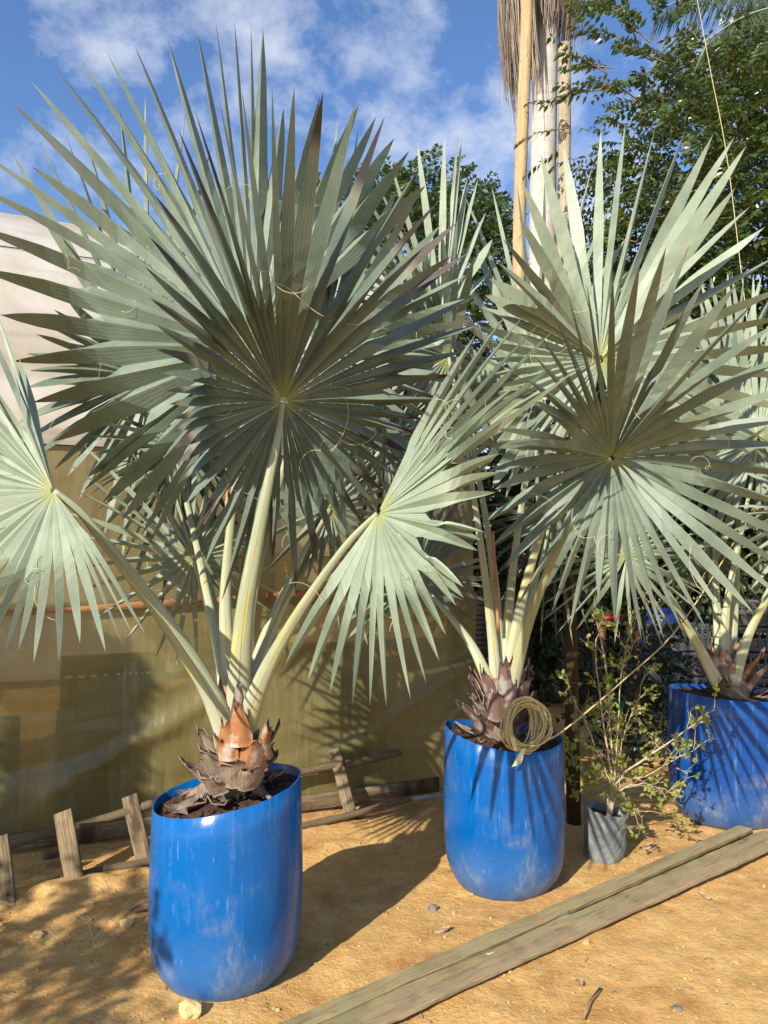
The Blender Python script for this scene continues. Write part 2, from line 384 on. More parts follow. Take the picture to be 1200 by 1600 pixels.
CRATE_W = simple('white_plastic', (.36, .36, .33), (.48, .47, .42), sc=10, ro=.6, bst=.15)
SACKM = simple('white_sack', (.55, .55, .50), (.72, .72, .66), sc=5, ro=.6)
BAGM = simple('grey_bag', (.10, .12, .12), (.20, .215, .20), sc=8, ro=.5, bsc=12, bst=.7, bd=.03, spec=.45)
ROPE = simple('yellow_rope', (.34, .26, .10), (.58, .49, .25), sc=160, ro=.75, bsc=300, bst=.5, bd=.002)
TAG = simple('pale_tag', (.55, .50, .24), (.66, .62, .36), sc=8, ro=.5)
PIPE = simple('grey_pipe', (.20, .25, .28), (.32, .36, .38), sc=8, ro=.5)
TANK = simple('shade_dark_blue_plastic', (.005, .012, .07), (.008, .02, .11), ro=.4)  # blue darkened to stand in for shade over the tank
REDP = simple('red_plastic', (.22, .01, .015), (.28, .02, .02), ro=.4)
GREENP = simple('green_plastic', (.03, .22, .06), (.05, .3, .08), ro=.5)

# ------------------------------------------------------------------ ground
BARS = []
def hgt(x, y):
    h = .020 * noise.fractal(Vector((x * .9, y * .9, 0)), 1, 2, 3) + .006 * noise.fractal(Vector((x * 6, y * 6, 3)), .8, 2, 3) + .0045 * noise.noise(Vector((x * 25, y * 25, 9))) * (.6 + max(0, noise.noise(Vector((x * 2, y * 2, 4))) * 2))
    # soil ridge along the foot of the low wooden fence
    d = (y - 3.42) - (x + 2.0) * .42
    if x < 0: h += .036 * math.exp(-(d / .10) ** 2) * min(1, max(0, -x * 1.5)) * (1 + .8 * noise.noise(Vector((x * 7, y * 7, 5))))
    return h
def axis(lo, hi, step, far_lo, far_hi, k=1.25):
    a = list(np.arange(lo, hi, step)); s = step; x = a[-1]
    while x < far_hi: s *= k; x += s; a.append(x)
    s = step; x = a[0]; b = []
    while x > far_lo: s *= k; x -= s; b.append(x)
    return np.array(b[::-1] + a)
xs = axis(-2.6, 3.2, .022, -300, 300); ys = axis(2.1, 6.2, .022, -60, 600)
VX, VY = np.meshgrid(xs, ys); VZ = np.zeros_like(VX)
for j in range(len(ys)):
    for i in range(len(xs)):
        if abs(xs[i]) < 30 and ys[j] < 40: VZ[j, i] = hgt(float(xs[i]), float(ys[j]))
V = np.stack([VX.ravel(), VY.ravel(), VZ.ravel()], 1); nx = len(xs)
idx = np.arange(len(V)).reshape(VX.shape)
Q = np.stack([idx[:-1, :-1].ravel(), idx[:-1, 1:].ravel(), idx[1:, 1:].ravel(), idx[1:, :-1].ravel()], 1)
go = np_mesh('ground', V, Q, V, GROUND, smooth=True); go['kind'] = 'structure'
def rock(mb, c, r, sd, sq=.7, det=2):
    bm = __import__('bmesh').new(); __import__('bmesh').ops.create_icosphere(bm, subdivisions=det, radius=1)
    vs = []
    for v in bm.verts:
        p = v.co.copy(); p *= 1 + .45 * noise.noise(p * 1.3 + Vector((sd * 7.1, sd, 0))) + .15 * noise.noise(p * 4 + Vector((sd, 0, 0)))
        vs.append(Vector(c) + Vector((p.x * r, p.y * r * .85, p.z * r * sq)))
    mb.add(vs, [[v.index for v in f.verts] for f in bm.faces]); bm.free()
mb = MB()
for i in range(2600):
    x = rng.uniform(-2.3, 3.0); y = 2.2 + 3.2 * rng.random() ** 1.2
    r = .0022 + .0085 * rng.random() ** 4
    if noise.noise(Vector((x * 1.4, y * 1.4, 4))) < -.05 and rng.random() < .7: continue
    rock(mb, (x, y, hgt(x, y) + r * .3), r, i, .7, 1)
finish(mb.build('gravel', STONE, loc=(0, 0, 0), smooth=False), 'scattered sandy grit and small clods on the dirt', 'gravel', kind='stuff')
mb = MB()
for i in range(260):
    x = rng.uniform(-2.3, 3.0); y = rng.uniform(2.2, 5); r = .002 + .005 * rng.random() ** 2
    rock(mb, (x, y, hgt(x, y) + r * .3), r, i, .6, 1)
for i in range(150):
    x = rng.uniform(-2.2, 3.0); y = rng.uniform(2.2, 5); a = rng.random() * 6.28; l = rng.uniform(.01, .05)
    z = hgt(x, y) + .004
    mb.tube([(x, y, z), (x + l * .5 * math.cos(a), y + l * .5 * math.sin(a), z + .003), (x + l * math.cos(a + .3), y + l * math.sin(a + .3), z)], .0012, 4)
finish(mb.build('debris', STONE_D, loc=(0, 0, 0), smooth=False), 'dark chips and bits of twig scattered on the dirt', 'debris', kind='stuff')
def stone(px, py, rpx, m, label, sq=.75, name='stone'):
    p = gnd(px, py); r = rpx * p.y / F; z = hgt(p.x, p.y); mb = MB(); rock(mb, (p.x, p.y, z + r * sq * .5), r, px, sq, 2)
    o = mb.build(name, m, loc=(p.x, p.y, z), smooth=False); finish(o, label, 'stone')
stone(297, 1587, 17, STONE_Y, 'pale yellow angular stone at the foot of the nearest blue barrel', .9)
stone(676, 1419, 8, STONE_D, 'small dark grey stone on the sand left of the middle barrel')
stone(198, 1446, 10, STONE_Y, 'yellowish clod on the bank left of the nearest barrel')
stone(916, 1477, 6, STONE, 'small round stone against the near side of the long boards')
stone(1058, 1580, 9, STONE_D, 'flat dark stone in the bottom right of the sand', .4)
stone(60, 1462, 12, STONE, 'pale flat clod on the shaded dirt at lower left', .4)
stone(335, 1300 + 190, 1, STONE, 'tiny stone by the nearest barrel') if False else None
stone(1150, 1505, 6, STONE, 'pale chip on the sand at lower right, nearest the frame edge', .5)
def litter(px, py, rpx, label, seed, m=DRYLEAF):
    p = gnd(px, py); z = hgt(p.x, p.y) + .006; r = rpx * p.y / F; a = seed * 1.7; mb = MB(); grid = []
    for i in range(7):
        t = i / 6; wd = r * .45 * math.sin(math.pi * min(.97, .06 + t * .92)); row = []
        for j in range(5):
            u = (j / 4 - .5) * 2; x = (t - .5) * 2 * r; y = u * wd
            row.append(Vector((p.x + x * math.cos(a) - y * math.sin(a), p.y + x * math.sin(a) + y * math.cos(a), z + .3 * r * (t - .5) ** 2 + .25 * r * u * u * math.sin(seed + t * 3) + .004)))
        grid.append(row)
    mb.shell(grid, .0012, .5); finish(mb.build('dry_leaf', m, loc=(p.x, p.y, z)), label, 'leaf', 'dry leaves on the sand')
litter(690, 1458, 15, 'curled pale dry leaf on the sand between the two nearest barrels', 2)
litter(1010, 1325, 14, 'dry leaf lying behind the long boards by the nursery bag', 4)
litter(858, 1462 - 20, 10, 'dry leaf lying just behind the long boards', 3) if False else None
litter(905, 1540, 12, 'dry brown leaf on the sand in front of the long boards', 1)
litter(1100, 1400, 11, 'curled brown leaf on sunlit sand right of the long boards', 5)
litter(226, 1428, 22, 'grey papery leaf scrap beside the nearest barrel', .4)
mb = MB(); p = gnd(912, 1600); q = gnd(938, 1552); mb.tube([(p.x, p.y, .018), ((p.x+q.x)/2 - .01, (p.y+q.y)/2, .024), (q.x, q.y, .018)], .004, 6)
finish(mb.build('twig', DTWIG, loc=(p.x, p.y, .01)), 'thin dark twig on the sand at the bottom edge', 'twig')
mb = MB(); p = gnd(148, 1490); a = Vector((p.x, p.y, hgt(p.x, p.y)))
mb.tube([a, a + Vector((-.02, .02, .07)), a + Vector((-.035, .01, .15))], [.003, .002, .0012], 5)
mb.tube([a + Vector((-.015, .015, .05)), a + Vector((.03, .02, .09))], [.0018, .001], 4)
finish(mb.build('dry_weed', FIBRE, loc=a), 'thin dry weed stem standing on the shaded bank at left', 'weed')

# ------------------------------------------------------------------ palms
def fan(tips, hub, da=5.6, droop=.06, split=.46, twist=.42, seed=0, cup=0.0, jit=.03, pleat=.62, dens=None):
    """one fan blade: tips are measured ends of some segments, in order round the hub"""
    rg = random.Random(seed); hp = Vector(hub)
    px0, py0, Y0 = hub_px[0], hub_px[1], hub_px[2]
    pol = []; prev = None
    for (x, y, d) in tips:
        a = math.degrees(math.atan2(y - py0, x - px0)); 
        if prev is not None:
            while a - prev > 180: a -= 360
            while a - prev < -180: a += 360
        prev = a; pol.append((a, math.hypot(x - px0, y - py0), d))
    P = [pol[0]]
    for i in range(len(pol) - 1):
        k = max(1, round(abs(pol[i+1][0] - pol[i][0]) / da))
        for j in range(1, k + 1):
            t = j / k; q = [pol[i][m] * (1 - t) + pol[i+1][m] * t for m in range(3)]
            if j < k: q[0] += rg.uniform(-.16, .16) * da; q[1] *= 1 + rg.uniform(-jit, jit); q[2] += rg.uniform(-.02, .02)
            P.append(tuple(q))
    ends = [pix(px0 + r * math.cos(R(a)), py0 + r * math.sin(R(a)), Y0 + d) for a, r, d in P]
    for i in range(2, len(ends) - 2):
        if rg.random() < .06: ends[i] = hp + (ends[i] - hp) * .93 + Vector((rg.uniform(-.06, .06), rg.uniform(-.05, .05), -rg.uniform(.04, .12)))
    n = len(ends); lens = [(e - hp).length for e in ends]; ml = sum(lens) / n
    # mean blade normal for cupping
    NN = Vector((0, 0, 0))
    for i in range(n - 1): NN += (ends[i] - hp).cross(ends[i+1] - hp)
    NN.normalize()
    K = 15; ss = [0.02 + .98 * (i / (K - 1)) for i in range(K)]
    cen = []
    for i, e in enumerate(ends):
        dv = e - hp; hz = math.hypot(dv.x, dv.y) / (dv.length + 1e-9)
        bend = rg.uniform(-.02, .02)
        ct = hp + dv * .5 + Vector((0, 0, 1)) * dv.length * (droop * hz + bend) + NN * dv.length * (cup + rg.uniform(-.012, .012))
        cen.append([hp * (1-s)**2 + ct * 2*s*(1-s) + e * s*s for s in ss])
    mbv = MB(); half = []
    for i in range(n):
        sp = min(.62, max(.26, split * ml / lens[i] + rg.uniform(-.03, .03)))
        tw = rg.gauss(0, twist); rnd = rg.random(); vs, ax = [], []
        a0, a1 = max(i-1, 0), min(i+1, n-1)
        # spacing at the split
        def lat(k):
            v = (cen[a1][k] - cen[a0][k]) / (a1 - a0); return v
        ksp = min(range(K), key=lambda k: abs(ss[k] - sp)); wsp = min(lat(ksp).length, .068 * ml)
        fold = rg.uniform(.9, 1.35)
        for k in range(K):
            s = ss[k]; c = cen[i][k]; T = (cen[i][min(k+1, K-1)] - cen[i][max(k-1, 0)]).normalized()
            lv = lat(k); lv = lv - T * T.dot(lv); wl = lv.length; lu = lv.normalized() if wl > 1e-7 else T.orthogonal().normalized()
            if s <= sp: wd = min(wl, .085 * ml); f = pleat; ang = 0
            else:
                u = (s - sp) / (1 - sp); wd = wsp * (1 - u ** 2.9) * (1 + .10 * math.sin(math.pi * min(1, u * 2))) ; f = pleat * (1 + min(1, u * 3) * .85) * fold; ang = tw * min(1, u * 1.3)
                wd *= 1 - .14 * min(1, u * 5)
            N = T.cross(lu).normalized()
            if ang: q = Matrix.Rotation(ang, 3, T); lu = q @ lu; N = q @ N
            h = f * wd * .5
            hs = math.cos(math.atan(f)) if s > sp else 1; hk = .7 * min(1, (s - sp) / (1 - sp) * 5) if s > sp else 0
            eL = c - lu * wd * .5 * (1 + (hs - 1) * hk); eR = c + lu * wd * .5 * (1 + (hs - 1) * hk)
            if s <= sp:
                if i > 0 and (cen[i-1][k] - c).length < .12 * ml: eL = (cen[i-1][k] + c) * .5
                if i < n - 1 and (cen[i+1][k] - c).length < .12 * ml: eR = (cen[i+1][k] + c) * .5
            vs += [eL + N * h, c - N * h * .9, eR + N * h]
            ax += [(s, rnd, -1), (s, rnd, 0), (s, rnd, 1)]
        fs = []
        for k in range(K - 1):
            b = k * 3; fs += [(b, b+1, b+4, b+3), (b+1, b+2, b+5, b+4)]
        mbv.add(vs, fs, ax)
    return mbv, ends, lens, ml
hub_px = None
def threads(parent, hub, ends, seed, n=7):
    rg = random.Random(seed)
    for q in range(n):
        e = rg.choice(ends); s = rg.uniform(.35, .6); p = hub.lerp(e, s) + Vector((0, -.012, 0)); L_ = rg.uniform(.08, .22)
        d = Vector((rg.uniform(-1, 1), rg.uniform(-.6, .1), rg.uniform(-1, .5))).normalized(); ph = rg.random() * 6; pts = []; curl = rg.uniform(3, 9)
        for k in range(16):
            t = k / 15; th = ph + curl * t
            pts.append(p + d * L_ * t + Vector((math.cos(th), .3 * math.sin(th * .7), math.sin(th))) * .028 * t ** .6)
        mb = MB(); mb.tube(pts, .0009, 4); mb.build('fibre', FIBRE, parent)
def leaf(palm, hubp, tips, stalk, mat=None, r0=.032, r1=.009, thr=6, label=None, **kw):
    """stalk = list of (px,py,Y) from the crown to just below the hub; the hub is added"""
    global hub_px
    hub_px = hubp; hub = pix(*hubp)
    pts = spline([pix(*q) for q in stalk] + [hub], 22); k = len(pts)
    rad = [r1 + (r0 - r1) * (1 - i / (k-1)) ** 1.8 for i in range(k)]
    mb = MB(); d = (pts[-1] - pts[0])
    mb.tube(pts, rad, 12, True, flat=[.62 if i > 3 else .45 + .04 * i for i in range(k)], wob=.08, upv=(.1, -1, .2))
    so = mb.build('leaf_stalk', STALK, palm)
    bl, ends, lens, ml = fan(tips, hub, seed=int(hubp[0] * 3 + hubp[1]), **kw)
    # the stalk runs a little way into the blade
    bo = bl.build('leaf_blade', mat or BLADE, so, smooth=False)
    if label: bo['label'] = label
    if thr: threads(so, hub, ends, int(hubp[0]), thr)
    return so
def boot(mb, p, out, up, L_, W, curl=.4, th=.006, rnd=0.0, tipw=.35, ragged=.3, seed=0):
    """a broad, hollow dead leaf base that clasps the trunk"""
    rg = random.Random(seed); out = Vector(out).normalized(); up = Vector(up).normalized(); side = out.cross(up).normalized(); grid = []
    for i in range(9):
        t = i / 8; wd = W * ((1 - t) + tipw * t) * (1 + .12 * math.sin(t * 5 + seed)); row = []
        for j in range(7):
            u = (j / 6 - .5) * 2
            z = t * L_ * (1 + (ragged * (noise.noise(Vector((u * 2.3, seed, 0)))) if i == 8 else 0))
            o = L_ * curl * t * t - W * .35 * u * u * (1 - .6 * t)
            row.append(Vector(p) + up * z + out * (o + .010 * noise.noise(Vector((u * 2, t * 3, seed)))) + side * u * wd * .5)
        grid.append(row)
    mb.shell(grid, th, rnd)

# --- barrels
def barrel(name, label, cx, cy, rx, ry, rb, zfun, mat, group):
    base = Vector((cx, cy, -.015)); N = 72; prof = [(0, rb * .90), (.012, rb * .97), (.04, rb * 1.03), (.09, rb + (rx - rb) * .50), (.16, rb + (rx - rb) * .78), (.26, rx * .985), (.36, rx * .998), (.365, rx * 1.0), (.52, rx * 1.005), (.70, rx * .995), (.86, rx * .985), (1, rx * .975)]
    mb = MB(); vs, ax, fs = [], [], []
    def ringv(f, r, inner=0):
        for j in range(N):
            a = 2 * math.pi * j / N; k = 1 + .012 * math.sin(2 * a + 1) + .008 * math.sin(3 * a + cx) + .006 * f * math.sin(5 * a)
            z = (zfun(a) + .0022 * noise.noise(Vector((a * 9, cx, 0)))) * f
            rr = (r - inner) * k
            vs.append((cx + math.cos(a) * rr, cy + math.sin(a) * rr * ry / rx, z - .015 * (1 - f))); ax.append(vs[-1])
    for f, r in prof: ringv(f, r)
    ringv(1.002, prof[-1][1] - .002, 0); ringv(1.0, prof[-1][1], .006); ringv(.80, rx * .985, .006)
    M = len(prof) + 3
    for i in range(M - 1):
        for j in range(N):
            k = (j + 1) % N; fs.append((i*N+j, i*N+k, (i+1)*N+k, (i+1)*N+j))
    fs.append(tuple(range(N))[::-1]); mb.add(vs, fs, ax)
    o = mb.build(name, mat, loc=base); finish(o, label, 'barrel', group)
    sb = MB(); vs, fs = [], []; RN = 20
    for i in range(RN + 1):
        for j in range(N):
            a = 2 * math.pi * j / N; q = i / RN; r = (rx * .975 - .003) * q; x = cx + math.cos(a) * r; y = cy + math.sin(a) * r * ry / rx
            z = zfun(a) * q + zfun(0) * 0 + (1 - q) * (zfun(1.57) + zfun(4.71)) / 2 - .036 + .03 * (1 - q * q) + .013 * noise.fractal(Vector((x * 13, y * 13, 0)), .8, 2, 4)
            vs.append((x, y, z))
    for i in range(RN):
        for j in range(N):
            k = (j + 1) % N; fs.append((i*N+j, i*N+k, (i+1)*N+k, (i+1)*N+j))
    sb.add(vs, fs)
    for i in range(90):
        a = rng.random() * 6.28; q = rng.random() ** .5 * .9; x = cx + math.cos(a) * rx * q; y = cy + math.sin(a) * ry * q
        rock(sb, (x, y, zfun(a) * q + (1 - q) * (zfun(1.57) + zfun(4.71)) / 2 - .030 + .03 * (1 - q * q)), rng.uniform(.004, .011), i, .7, 1)
    sb.build('soil', SOIL, o)
    return o
BG = 'cut blue plastic barrels used as planters'
b1 = gnd(352, 1568); c1 = Vector((b1.x * 1.08, b1.y + .225, 0))
b2 = gnd(788, 1408); c2 = Vector((b2.x * 1.065, b2.y + .22, 0))
b3 = gnd(1142, 1298); c3 = Vector((b3.x * 1.06, b3.y + .25, 0))
barrel('barrel', 'bright blue barrel nearest the camera, dusty lower front, at left', c1.x, c1.y, .283, .275, .225, lambda a: .668 - .046 * -math.cos(a) + .012 * math.sin(a), m_barrel('blue_plastic', (.0, .088, .30), .22, .6), BG)
barrel('barrel', 'blue barrel with coiled yellow rope on its rim, in the middle', c2.x, c2.y, .287, .275, .225, lambda a: .695 - .028 * math.cos(a) + .008 * math.sin(a) + .012 * math.cos(2*a), m_barrel('blue_plastic_scuffed', (.0, .078, .28), .45, .8), BG)
barrel('barrel', 'scuffed darker blue barrel behind the thin shrub, farthest right', c3.x, c3.y, .36, .30, .29, lambda a: .735 - .012 * math.cos(a) + .010 * math.cos(2*a), m_barrel('blue_plastic_faded', (.004, .052, .22), .8, .8), BG)

def bismarck(label, root, groupname='silver fan palms'):
    return thing('fan_palm', label, 'palm', root, groupname)
def trunk_boots(palm, base, top, r, spec, seed):
    """short trunk hidden in clasping bases: spec = list of (height fraction, count, length, width, tilt, material, curl)"""
    mb = MB(); mb.tube([Vector(base) - Vector((0, 0, .10)), Vector(base).lerp(Vector(top), .5), top], [r * 1.15, r, r * .75], 14, wob=.15)
    mb.build('trunk', BOOT, palm); rg = random.Random(seed)
    for (hf, cnt, ln, wd, tilt, m, curl, *tw_) in spec:
        for q in range(cnt):
            a = 2 * math.pi * (q + rg.uniform(-.25, .25)) / cnt + hf * 9; out = Vector((math.cos(a), math.sin(a), 0)); p = Vector(base).lerp(Vector(top), hf) + out * r * (1.0 - .2 * hf)
            tl = tilt * rg.uniform(.7, 1.25); up = (Vector((0, 0, 1)) * math.cos(tl) + out * math.sin(tl)).normalized(); oo = (out * math.cos(tl) - Vector((0, 0, 1)) * math.sin(tl)).normalized()
            b = MB(); boot(b, p, oo, up, ln * rg.uniform(.7, 1.25), wd * rg.uniform(.7, 1.15), curl * rg.uniform(.3, 1.3), .006, rg.random(), (tw_[0] * rg.uniform(.6, 1.3) if tw_ else rg.choice([.2, .4, .7])), .5, seed + q * 3.7 + hf)
            b.build('leaf_base', m, palm)

# ---- palm in the nearest barrel
P1 = bismarck('large silver-green fan palm growing in the nearest barrel', (c1.x, c1.y, .64))
trunk_boots(P1, (c1.x + .02, c1.y, .62), pix(372, 1105, 2.93), .085,
    [(.0, 8, .11, .09, .85, BOOT, .5, .8), (.10, 9, .14, .10, .60, BOOT, .35, .7), (.24, 8, .14, .11, .38, BOOT, .25, .8), (.36, 6, .13, .13, .24, BOOT, .2, .6), (.48, 4, .15, .17, .12, BOOT_ORANGE, .08, .45), (.66, 4, .15, .18, .07, BOOT_ORANGE, .05, .4), (.85, 3, .12, .15, .06, BOOT_ORANGE, .05, .3)], 11)
rg = random.Random(5)
for q in range(9):                                                # crumpled grey strips round the foot of the trunk
    a = -math.pi / 2 + (q - 4) * .42; b = MB(); st = Vector((c1.x + .02 + .10 * math.cos(a), c1.y + .10 * math.sin(a), .80 - .03 * abs(q - 4)))
    dr = Vector((math.cos(a), math.sin(a), -1.1 + rg.uniform(-.4, .3))).normalized(); ou_ = Vector((math.cos(a), math.sin(a), .9)).normalized()
    boot(b, st, ou_, dr, rg.uniform(.09, .14), rg.uniform(.05, .09), rg.uniform(-.3, .3), .004, rg.random(), .5, .6, q)
    b.build('leaf_base', BOOT, P1)
for (x, y, Y, ln, wd_b, tl, m_, ox, tw2) in [(392, 1212, 2.80, .125, .125, .10, BOOT_ORANGE, .35, .45), (350, 1206, 2.81, .12, .10, .22, BOOT_ORANGE, -.6, .5), (372, 1168, 2.765, .14, .095, -.02, BOOT_ORANGE, -.05, .35), (412, 1190, 2.84, .13, .10, .22, BOOT_ORANGE, .9, .3), (373, 1128, 2.80, .13, .06, -.05, BOOT_PINK, .2, .3), (352, 1190, 2.78, .13, .09, .02, BOOT_ORANGE, -.3, .35), (388, 1236, 2.77, .10, .11, .4, BOOT, .4, .8), (335, 1244, 2.79, .09, .10, .55, BOOT, -.7, .8), (335, 1215, 2.84, .12, .09, .45, BOOT, -.9, .6), (362, 1232, 2.76, .10, .12, .35, BOOT, -.2, .9)]:
    out_ = Vector((ox, -1, 0)).normalized(); up_ = (Vector((0, 0, 1)) * math.cos(tl) + out_ * math.sin(tl)); o2_ = out_ * math.cos(tl) - Vector((0, 0, 1)) * math.sin(tl)
    b = MB(); boot(b, pix(x, y, Y), o2_, up_, ln, wd_b, .06, .007, rng.random(), tw2, .45, x * .37); b.build('leaf_base', m_, P1)
leaf(P1, (235, 595, 3.84), [(335, 872, 0.05), (300, 892, 0.0), (265, 905, -0.025), (230, 892, -0.05), (190, 880, -0.1), (145, 820, -0.15), (105, 745, -0.225), (34, 691, -0.3), (41, 606, -0.375), (56, 522, -0.375), (101, 462, -0.35), (60, 330, -0.3), (15, 232, -0.3), (60, 217, -0.25), (102, 210, -0.175), (130, 205, -0.15), (185, 157, -0.05), (227, 142, 0.05), (290, 175, 0.15), (330, 230, 0.2), (370, 300, 0.25)],
     [(352, 1080, 2.98), (330, 960, 3.15), (285, 760, 3.5)], BLADE, r0=.028, da=9, split=0.36, droop=.08, thr=5, pleat=.45)
leaf(P1, (303, 872, 3.36), [(345, 1000, .1), (310, 1050, .05), (275, 1040, 0), (243, 1028, -.05), (190, 1010, -.05), (145, 970, -.1), (118, 925, -.1), (105, 890, -.1), (110, 840, -.1), (102, 800, 0), (105, 760, 0), (100, 720, 0), (130, 695, .05), (190, 680, .1), (250, 690, .15), (305, 700, .2), (360, 740, .2), (410, 800, .2), (430, 870, .2), (440, 930, .15), (400, 985, .1)],
     [(362, 1090, 3.0), (338, 1000, 3.1), (318, 930, 3.25)], BLADE_WAXY_LIT, r0=.024, da=13, split=0.3, droop=.05, thr=4)
leaf(P1, (516, 795, 3.30), [(455, 922, -.1), (405, 905, -.1), (380, 860, -.1), (395, 780, 0), (420, 720, .1), (470, 660, .15), (540, 625, .2), (600, 650, .25), (650, 700, .25), (660, 780, .2), (640, 850, .1), (600, 925, .1), (575, 1010, .05), (530, 985, 0), (497, 915, -.05), (470, 930, -.1)],
     [(385, 1085, 3.0), (410, 1000, 3.1), (465, 880, 3.2)], BLADE, r0=.024, da=14, split=0.3, droop=.06, thr=4)
leaf(P1, (500, 560, 3.15), [(430, 300, .3), (474, 212, .4), (527, 188, .45), (560, 200, .4), (590, 250, .35), (622, 292, .2), (655, 300, .05), (690, 350, -.05), (705, 400, -.15), (730, 430, -.2), (740, 500, -.2), (700, 560, -.2), (720, 640, -.1), (690, 700, -.05), (640, 760, 0), (590, 800, 0), (540, 830, .05)],
     [(378, 1085, 2.97), (400, 900, 3.0), (455, 690, 3.08)], BLADE, r0=.028, da=9, split=0.36, droop=.05, thr=6, twist=.7)
leaf(P1, (398, 548, 3.08), [(232, 852, -0.114), (220, 837, -0.102), (190, 812, -0.1), (160, 785, -0.075), (83, 690, -0.045), (50, 629, -0.027), (17, 565, -0.007), (0, 492, 0.01), (-40, 418, 0.063), (-48, 350, 0.097), (-40, 290, 0.146), (-22, 243, 0.185), (0, 202, 0.219), (14, 157, 0.258), (48, 126, 0.306), (84, 104, 0.35), (124, 90, 0.363), (166, 80, 0.374), (210, 70, 0.383), (262, 62, 0.387), (308, 48, 0.398), (337, 33, 0.406), (366, 30, 0.404), (392, 34, 0.4), (411, 45, 0.402), (443, 168, 0.33), (500, 150, 0.337), (560, 165, 0.327), (588, 182, 0.306), (616, 216, 0.278), (640, 235, 0.258), (665, 290, 0.221)],
     [(362, 1090, 2.95), (352, 930, 3.0), (372, 720, 3.05)], BLADE, r0=.036, da=8, split=0.54, droop=.05, thr=7, twist=0.14)
leaf(P1, (590, 803, 2.52), [(445, 1040, -0.114), (479, 1071, -0.186), (515, 1085, -0.24), (551, 1100, -0.287), (578, 1104, -0.316), (604, 1106, -0.341), (642, 1094, -0.364), (667, 1071, -0.365), (687, 1035, -0.349), (697, 993, -0.298), (713, 947, -0.269), (740, 886, -0.215), (758, 832, -0.18), (775, 769, -0.127), (781, 709, -0.064), (793, 652, -0.008), (805, 604, 0.035), (815, 562, 0.077), (912, 569, -0.009), (898, 548, 0.036), (867, 514, 0.104), (846, 503, 0.141), (820, 491, 0.188), (793, 488, 0.224), (745, 520, 0.257)],
     [(374, 1165, 2.88), (400, 1085, 2.80), (450, 985, 2.70), (535, 860, 2.57)], BLADE_WAXY_LIT, r0=.050, r1=.010, da=10, split=0.45, droop=.02, thr=8, twist=0.1, pleat=.5)
leaf(P1, (84, 768, 2.55), [(232, 1000, -0.382), (208, 994, -0.359), (166, 1022, -0.352), (125, 1005, -0.282), (92, 1040, -0.287), (52, 1038, -0.256), (28, 1018, -0.221), (-20, 1010, -0.188), (-70, 970, -0.132), (-120, 910, -0.059), (-150, 850, 0.004), (-170, 780, 0.079), (-170, 700, 0.147), (-150, 640, 0.183), (-125, 570, 0.224), (-85, 515, 0.266), (-40, 470, 0.296), (-12, 470, 0.325), (0, 500, 0.365), (30, 560, 0.392)],
     [(358, 1170, 2.88), (330, 1085, 2.85), (255, 965, 2.75), (165, 850, 2.63), (125, 800, 2.58)], BLADE_WAXY_LIT, r0=.050, r1=.012, da=7, split=0.42, droop=.05, thr=7, twist=0.14, pleat=.42)
leaf(P1, (442, 628, 2.80), [(424, 880, .16), (398, 905, .16), (372, 930, .14), (346, 940, .12), (320, 883, .08), (302, 837, .03), (291, 787, -.04), (277, 725, -.12), (270, 655, -.26), (255, 583, -.42), (244, 508, -.58), (231, 367, -.78), (240, 302, -.88), (278, 200, -1.0), (303, 168, -1.04), (341, 150, -1.05), (378, 140, -1.05), (425, 135, -.98), (460, 133, -.9), (505, 142, -.78), (557, 158, -.62), (602, 180, -.5), (655, 262, -.38), (687, 312, -.42), (717, 345, -.28), (735, 392, -.15), (757, 455, -.02), (757, 505, .02), (712, 585, .06), (664, 656, .08), (640, 708, .10), (625, 748, .12), (602, 770, .12), (567, 817, .12), (523, 862, .12), (495, 880, .14), (462, 925, .16)],
     [(370, 1130, 2.90), (382, 960, 2.82), (412, 790, 2.76), (433, 690, 2.76)], BLADE_SHADE_DARKTIP, r0=.050, r1=.010, da=7.5, split=0.54, droop=.03, thr=10, twist=0.17)
leaf(P1, (285, 700, 3.62), [(150, 640, 0), (138, 720, 0), (150, 800, 0), (168, 870, -.05), (202, 930, -.05), (245, 962, -.05), (290, 968, 0), (335, 950, 0), (375, 900, .05), (402, 830, .1), (402, 750, .1), (380, 670, .1)],
     [(358, 1080, 3.05), (335, 950, 3.3), (302, 800, 3.55)], BLADE, r0=.026, da=9, split=.34, droop=.08, thr=2)
leaf(P1, (602, 690, 3.70), [(480, 650, .1), (505, 760, 0), (522, 820, 0), (545, 868, -.05), (582, 885, -.05), (622, 872, -.05), (662, 850, 0), (702, 800, 0), (732, 740, .05), (742, 670, .1), (722, 600, .15), (680, 555, .2), (620, 530, .2), (560, 545, .2), (505, 590, .15)],
     [(385, 1085, 3.0), (450, 930, 3.2), (545, 780, 3.55)], BLADE, r0=.026, da=9, split=.34, droop=.06, thr=2)
# a strip of orange sheath standing beside the stalks
b = MB(); b.bar(pix(356, 1040, 3.02), pix(354, 640, 3.06), .010, .006, (0, -1, 0), 10, .006); b.build('dry_sheath', BOOT_ORANGE, P1)

